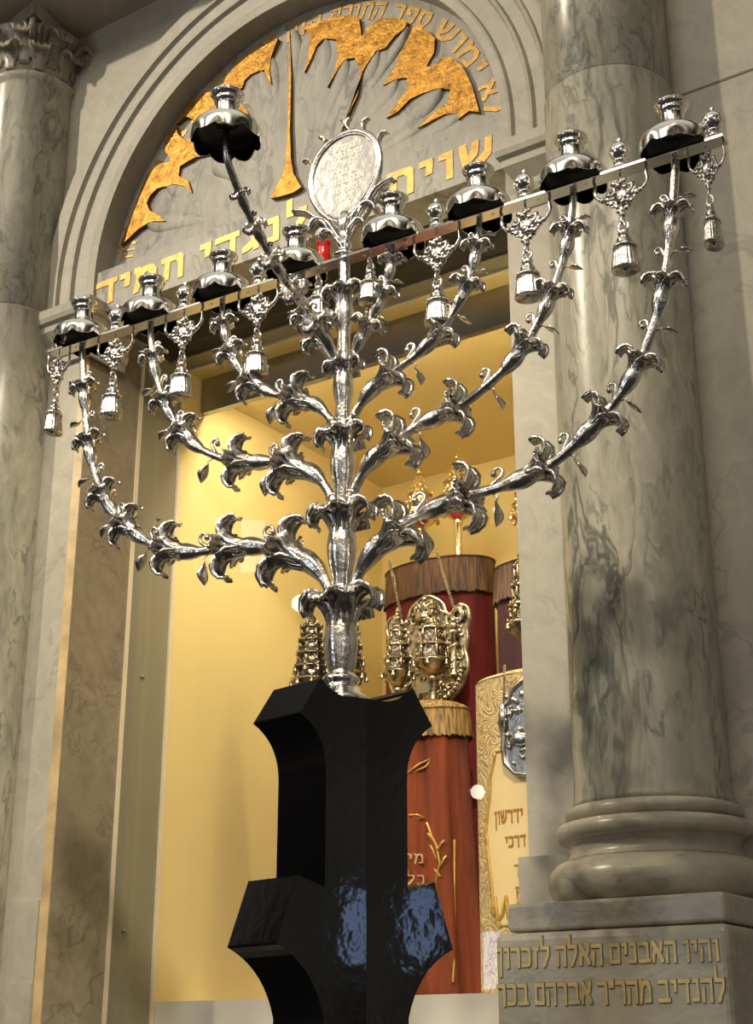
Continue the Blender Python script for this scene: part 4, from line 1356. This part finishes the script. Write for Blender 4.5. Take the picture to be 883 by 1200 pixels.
# embroidery on the russet mantle
def ono(a, s, d):
    p = forg(a, s); nrm = V((p.x / .152 ** 2, p.y / .075 ** 2, 0)).normalized()
    return p + nrm * d
HO = 2.365 - .035 - ZS - .004
so_ = lambda z: (z - ZS - .004) / HO
eb = MB()
LO = (-2.035, 3.19, ZS)
def fa(px, z):
    best = None
    for k in range(300):
        a = -PI + .02 + k * (PI - .1) / 300
        p = V(LO) + ono(a, so_(z), .003)
        q = p - V((0, 0, CZ)); xx = 441.5 + FPX * q.dot(_R) / q.dot(_F)
        if best is None or abs(xx - px) < best[0]: best = (abs(xx - px), a)
    return best[1]
for (t, pr_, pl_, y0, y1) in (('מי', 497, 478, 1011, 999), ('כל', 498, 476, 1036, 1024)):
    z0 = atY(490, y0, 3.1).z; z1 = atY(490, y1, 3.1).z; h = z1 - z0
    ar = fa(pr_, z0); al = fa(pl_, z0); wd = text_width(t) * h
    letters(eb, t, lambda x, y, d: ono(ar + (al - ar) * (-x / wd), so_(z0 + y), .007 + d), h, d0=-.006, d1=.001, nx=.06, ny=.06)
eb.build('embroidered_letters', M_SILK, org)
vn = MB()
def emb(pts, r):
    vn.tube([ono(fa(px, atY(px, py, 3.1).z), so_(atY(px, py, 3.1).z), .003) for px, py in pts], r, 5)
emb([(510, 1036), (516, 1010), (512, 990), (505, 975), (500, 962)], .003)
for (x, y, dx, dy) in ((512, 1005, -8, -16), (515, 1015, 9, -14), (513, 995, 8, -12), (509, 985, -8, -10), (516, 1026, -7, -10)):
    emb([(x, y), (x + dx * .6, y + dy * .7), (x + dx, y + dy)], .0035)
emb([(533, 980), (533, 1040), (534, 1100), (531, 1150)], .003)
emb([(478, 905), (492, 893), (505, 887), (500, 896), (488, 902)], .003)
emb([(480, 955), (488, 953), (497, 956), (490, 958)], .003)
vn.build('embroidered_sprig', M_THREAD, org)

# small red lamp glass seen behind the bar
rl = MB()
rl.lathe([(.004, -.03), (.011, -.026), (.014, -.01), (.015, .01), (.013, .024), (.016, .028), (.016, .034)], 18)
p = atY(379, 299, 2.33)
hang = MB(); hang.tube([(0, 0, .034), (0, 0, 3.277 - p.z if 3.277 > p.z + .04 else .05)], .002, 6)
lt = thing('hanging_lamp', 'small red glass lamp hanging under the lintel behind the plaque', 'lamp', p)
rl.build('glass_cup', M_RLAMP, lt); hang.build('chain', M_STEEL, lt)

# ------------------------------------------------------------------ light
def look(o, tgt):
    o.rotation_euler = (V(tgt) - o.location).to_track_quat('-Z', 'Y').to_euler()


def spot(name, loc, tgt, power, col, size, ang, blend=.5):
    l = bpy.data.lights.new(name, 'SPOT'); l.energy = power; l.color = col; l.shadow_soft_size = size
    l.spot_size = math.radians(ang); l.spot_blend = blend
    o = bpy.data.objects.new(name, l); C.objects.link(o); o.location = loc; look(o, tgt); return o


def area(name, loc, tgt, power, col, sx, sy):
    l = bpy.data.lights.new(name, 'AREA'); l.shape = 'RECTANGLE'; l.size = sx; l.size_y = sy; l.energy = power; l.color = col
    o = bpy.data.objects.new(name, l); C.objects.link(o); o.location = loc; look(o, tgt); return o


def point(name, loc, power, col, r):
    l = bpy.data.lights.new(name, 'POINT'); l.energy = power; l.color = col; l.shadow_soft_size = r
    o = bpy.data.objects.new(name, l); C.objects.link(o); o.location = loc; return o


WARM = (1.0, .87, .68)
def mirr(px, py, Ys):                       # a place in the room whose image in the glass pane shows at this photo position
    d = _F + _R * ((px - 441.5) / FPX) + _U * ((600 - py) / FPX)
    k = (2 * 2.640 - Ys) / d.y
    return V((d.x * k, Ys, CZ + d.z * k))
spot('spot_left', (-4.32, -1.05, 5.55), (-1.3, 2.3, 2.95), 500, WARM, .06, 42, .6)
spot('spot_right', (.53, -1.05, 5.55), (-2.3, 2.5, 1.95), 850, WARM, .10, 26, .6)
YW_ = (1.0, .87, .60)
area('niche_strip', (-1.88, 2.884, 3.222), (-1.88, 2.98, 2.9), 8.8, YW_, 1.0, .03)
point('niche_fill', (-1.275, 2.80, 2.9), 2.5, YW_, .02)  # unseen point light added behind the jamb to fill the niche
area('window_light_left', (-4.2, -5.2, 3.4), (-1.8, 2, 2.4), 40, (.78, .87, 1.0), .9, 2.4)
area('fill_light_right', (3.8, -4.0, 3.2), (-1.6, 2, 2.4), 20, (.92, .95, 1.0), .9, 2.2)  # no real window: area light added for fill and silver reflections
area('room_fill_panel', (-1.5, -3.0, 6.2), (-1.6, 1.8, 2.4), 80, WARM, 3.2, 1.6)  # unseen panel added as soft fill from above and in front
point('wall_lamp', mirr(352, 707, -2.0), 3.0, WARM, .055)
point('wall_lamp', mirr(560, 928, -2.0), 1.2, WARM, .04)
area('side_window', (5.0, 1.32, 2.17), (-1.13, 1.79, 1.67), .9, (.40, .58, 1.0), .13, .36)
p = mirr(577, 1125, -5.0)
area('slit_window', p, p + V((.5, 1, 0)), 1.3, (.35, .55, 1.0), .14, .42)
p = mirr(296, 640, -5.0)
area('pale_window', p, p + V((.75, 1, -.2)), 1.2, (.8, .88, 1.0), .22, .5)

wld = bpy.data.worlds.new('room'); bpy.context.scene.world = wld; wld.use_nodes = True
nt = wld.node_tree; bg = nt.nodes['Background']
tc = nd(nt, 'ShaderNodeTexCoord')
nz = nd(nt, 'ShaderNodeTexNoise', i_Scale=3.0, i_Detail=2.0); nt.links.new(tc.outputs['Generated'], nz.inputs['Vector'])
col = ramp(nt, nz.outputs['Fac'], [(.40, (.02, .017, .013)), (.52, (.12, .10, .075)), (.66, (.75, .66, .52)), (.72, (1.0, .93, .82))])
sp = nd(nt, 'ShaderNodeSeparateXYZ'); nt.links.new(tc.outputs['Generated'], sp.inputs[0])
up = nd(nt, 'ShaderNodeMapRange', interpolation_type='SMOOTHSTEP'); up.inputs[1].default_value = .55; up.inputs[2].default_value = .95
nt.links.new(sp.outputs['Z'], up.inputs[0])
col = mixc(nt, up.outputs[0], col, (1.0, .94, .82))
nt.links.new(col, bg.inputs['Color']); bg.inputs['Strength'].default_value = .6

sc_ = bpy.context.scene
sc_.view_settings.view_transform = 'Standard'
sc_.view_settings.look = 'None'
sc_.view_settings.exposure = 0.12
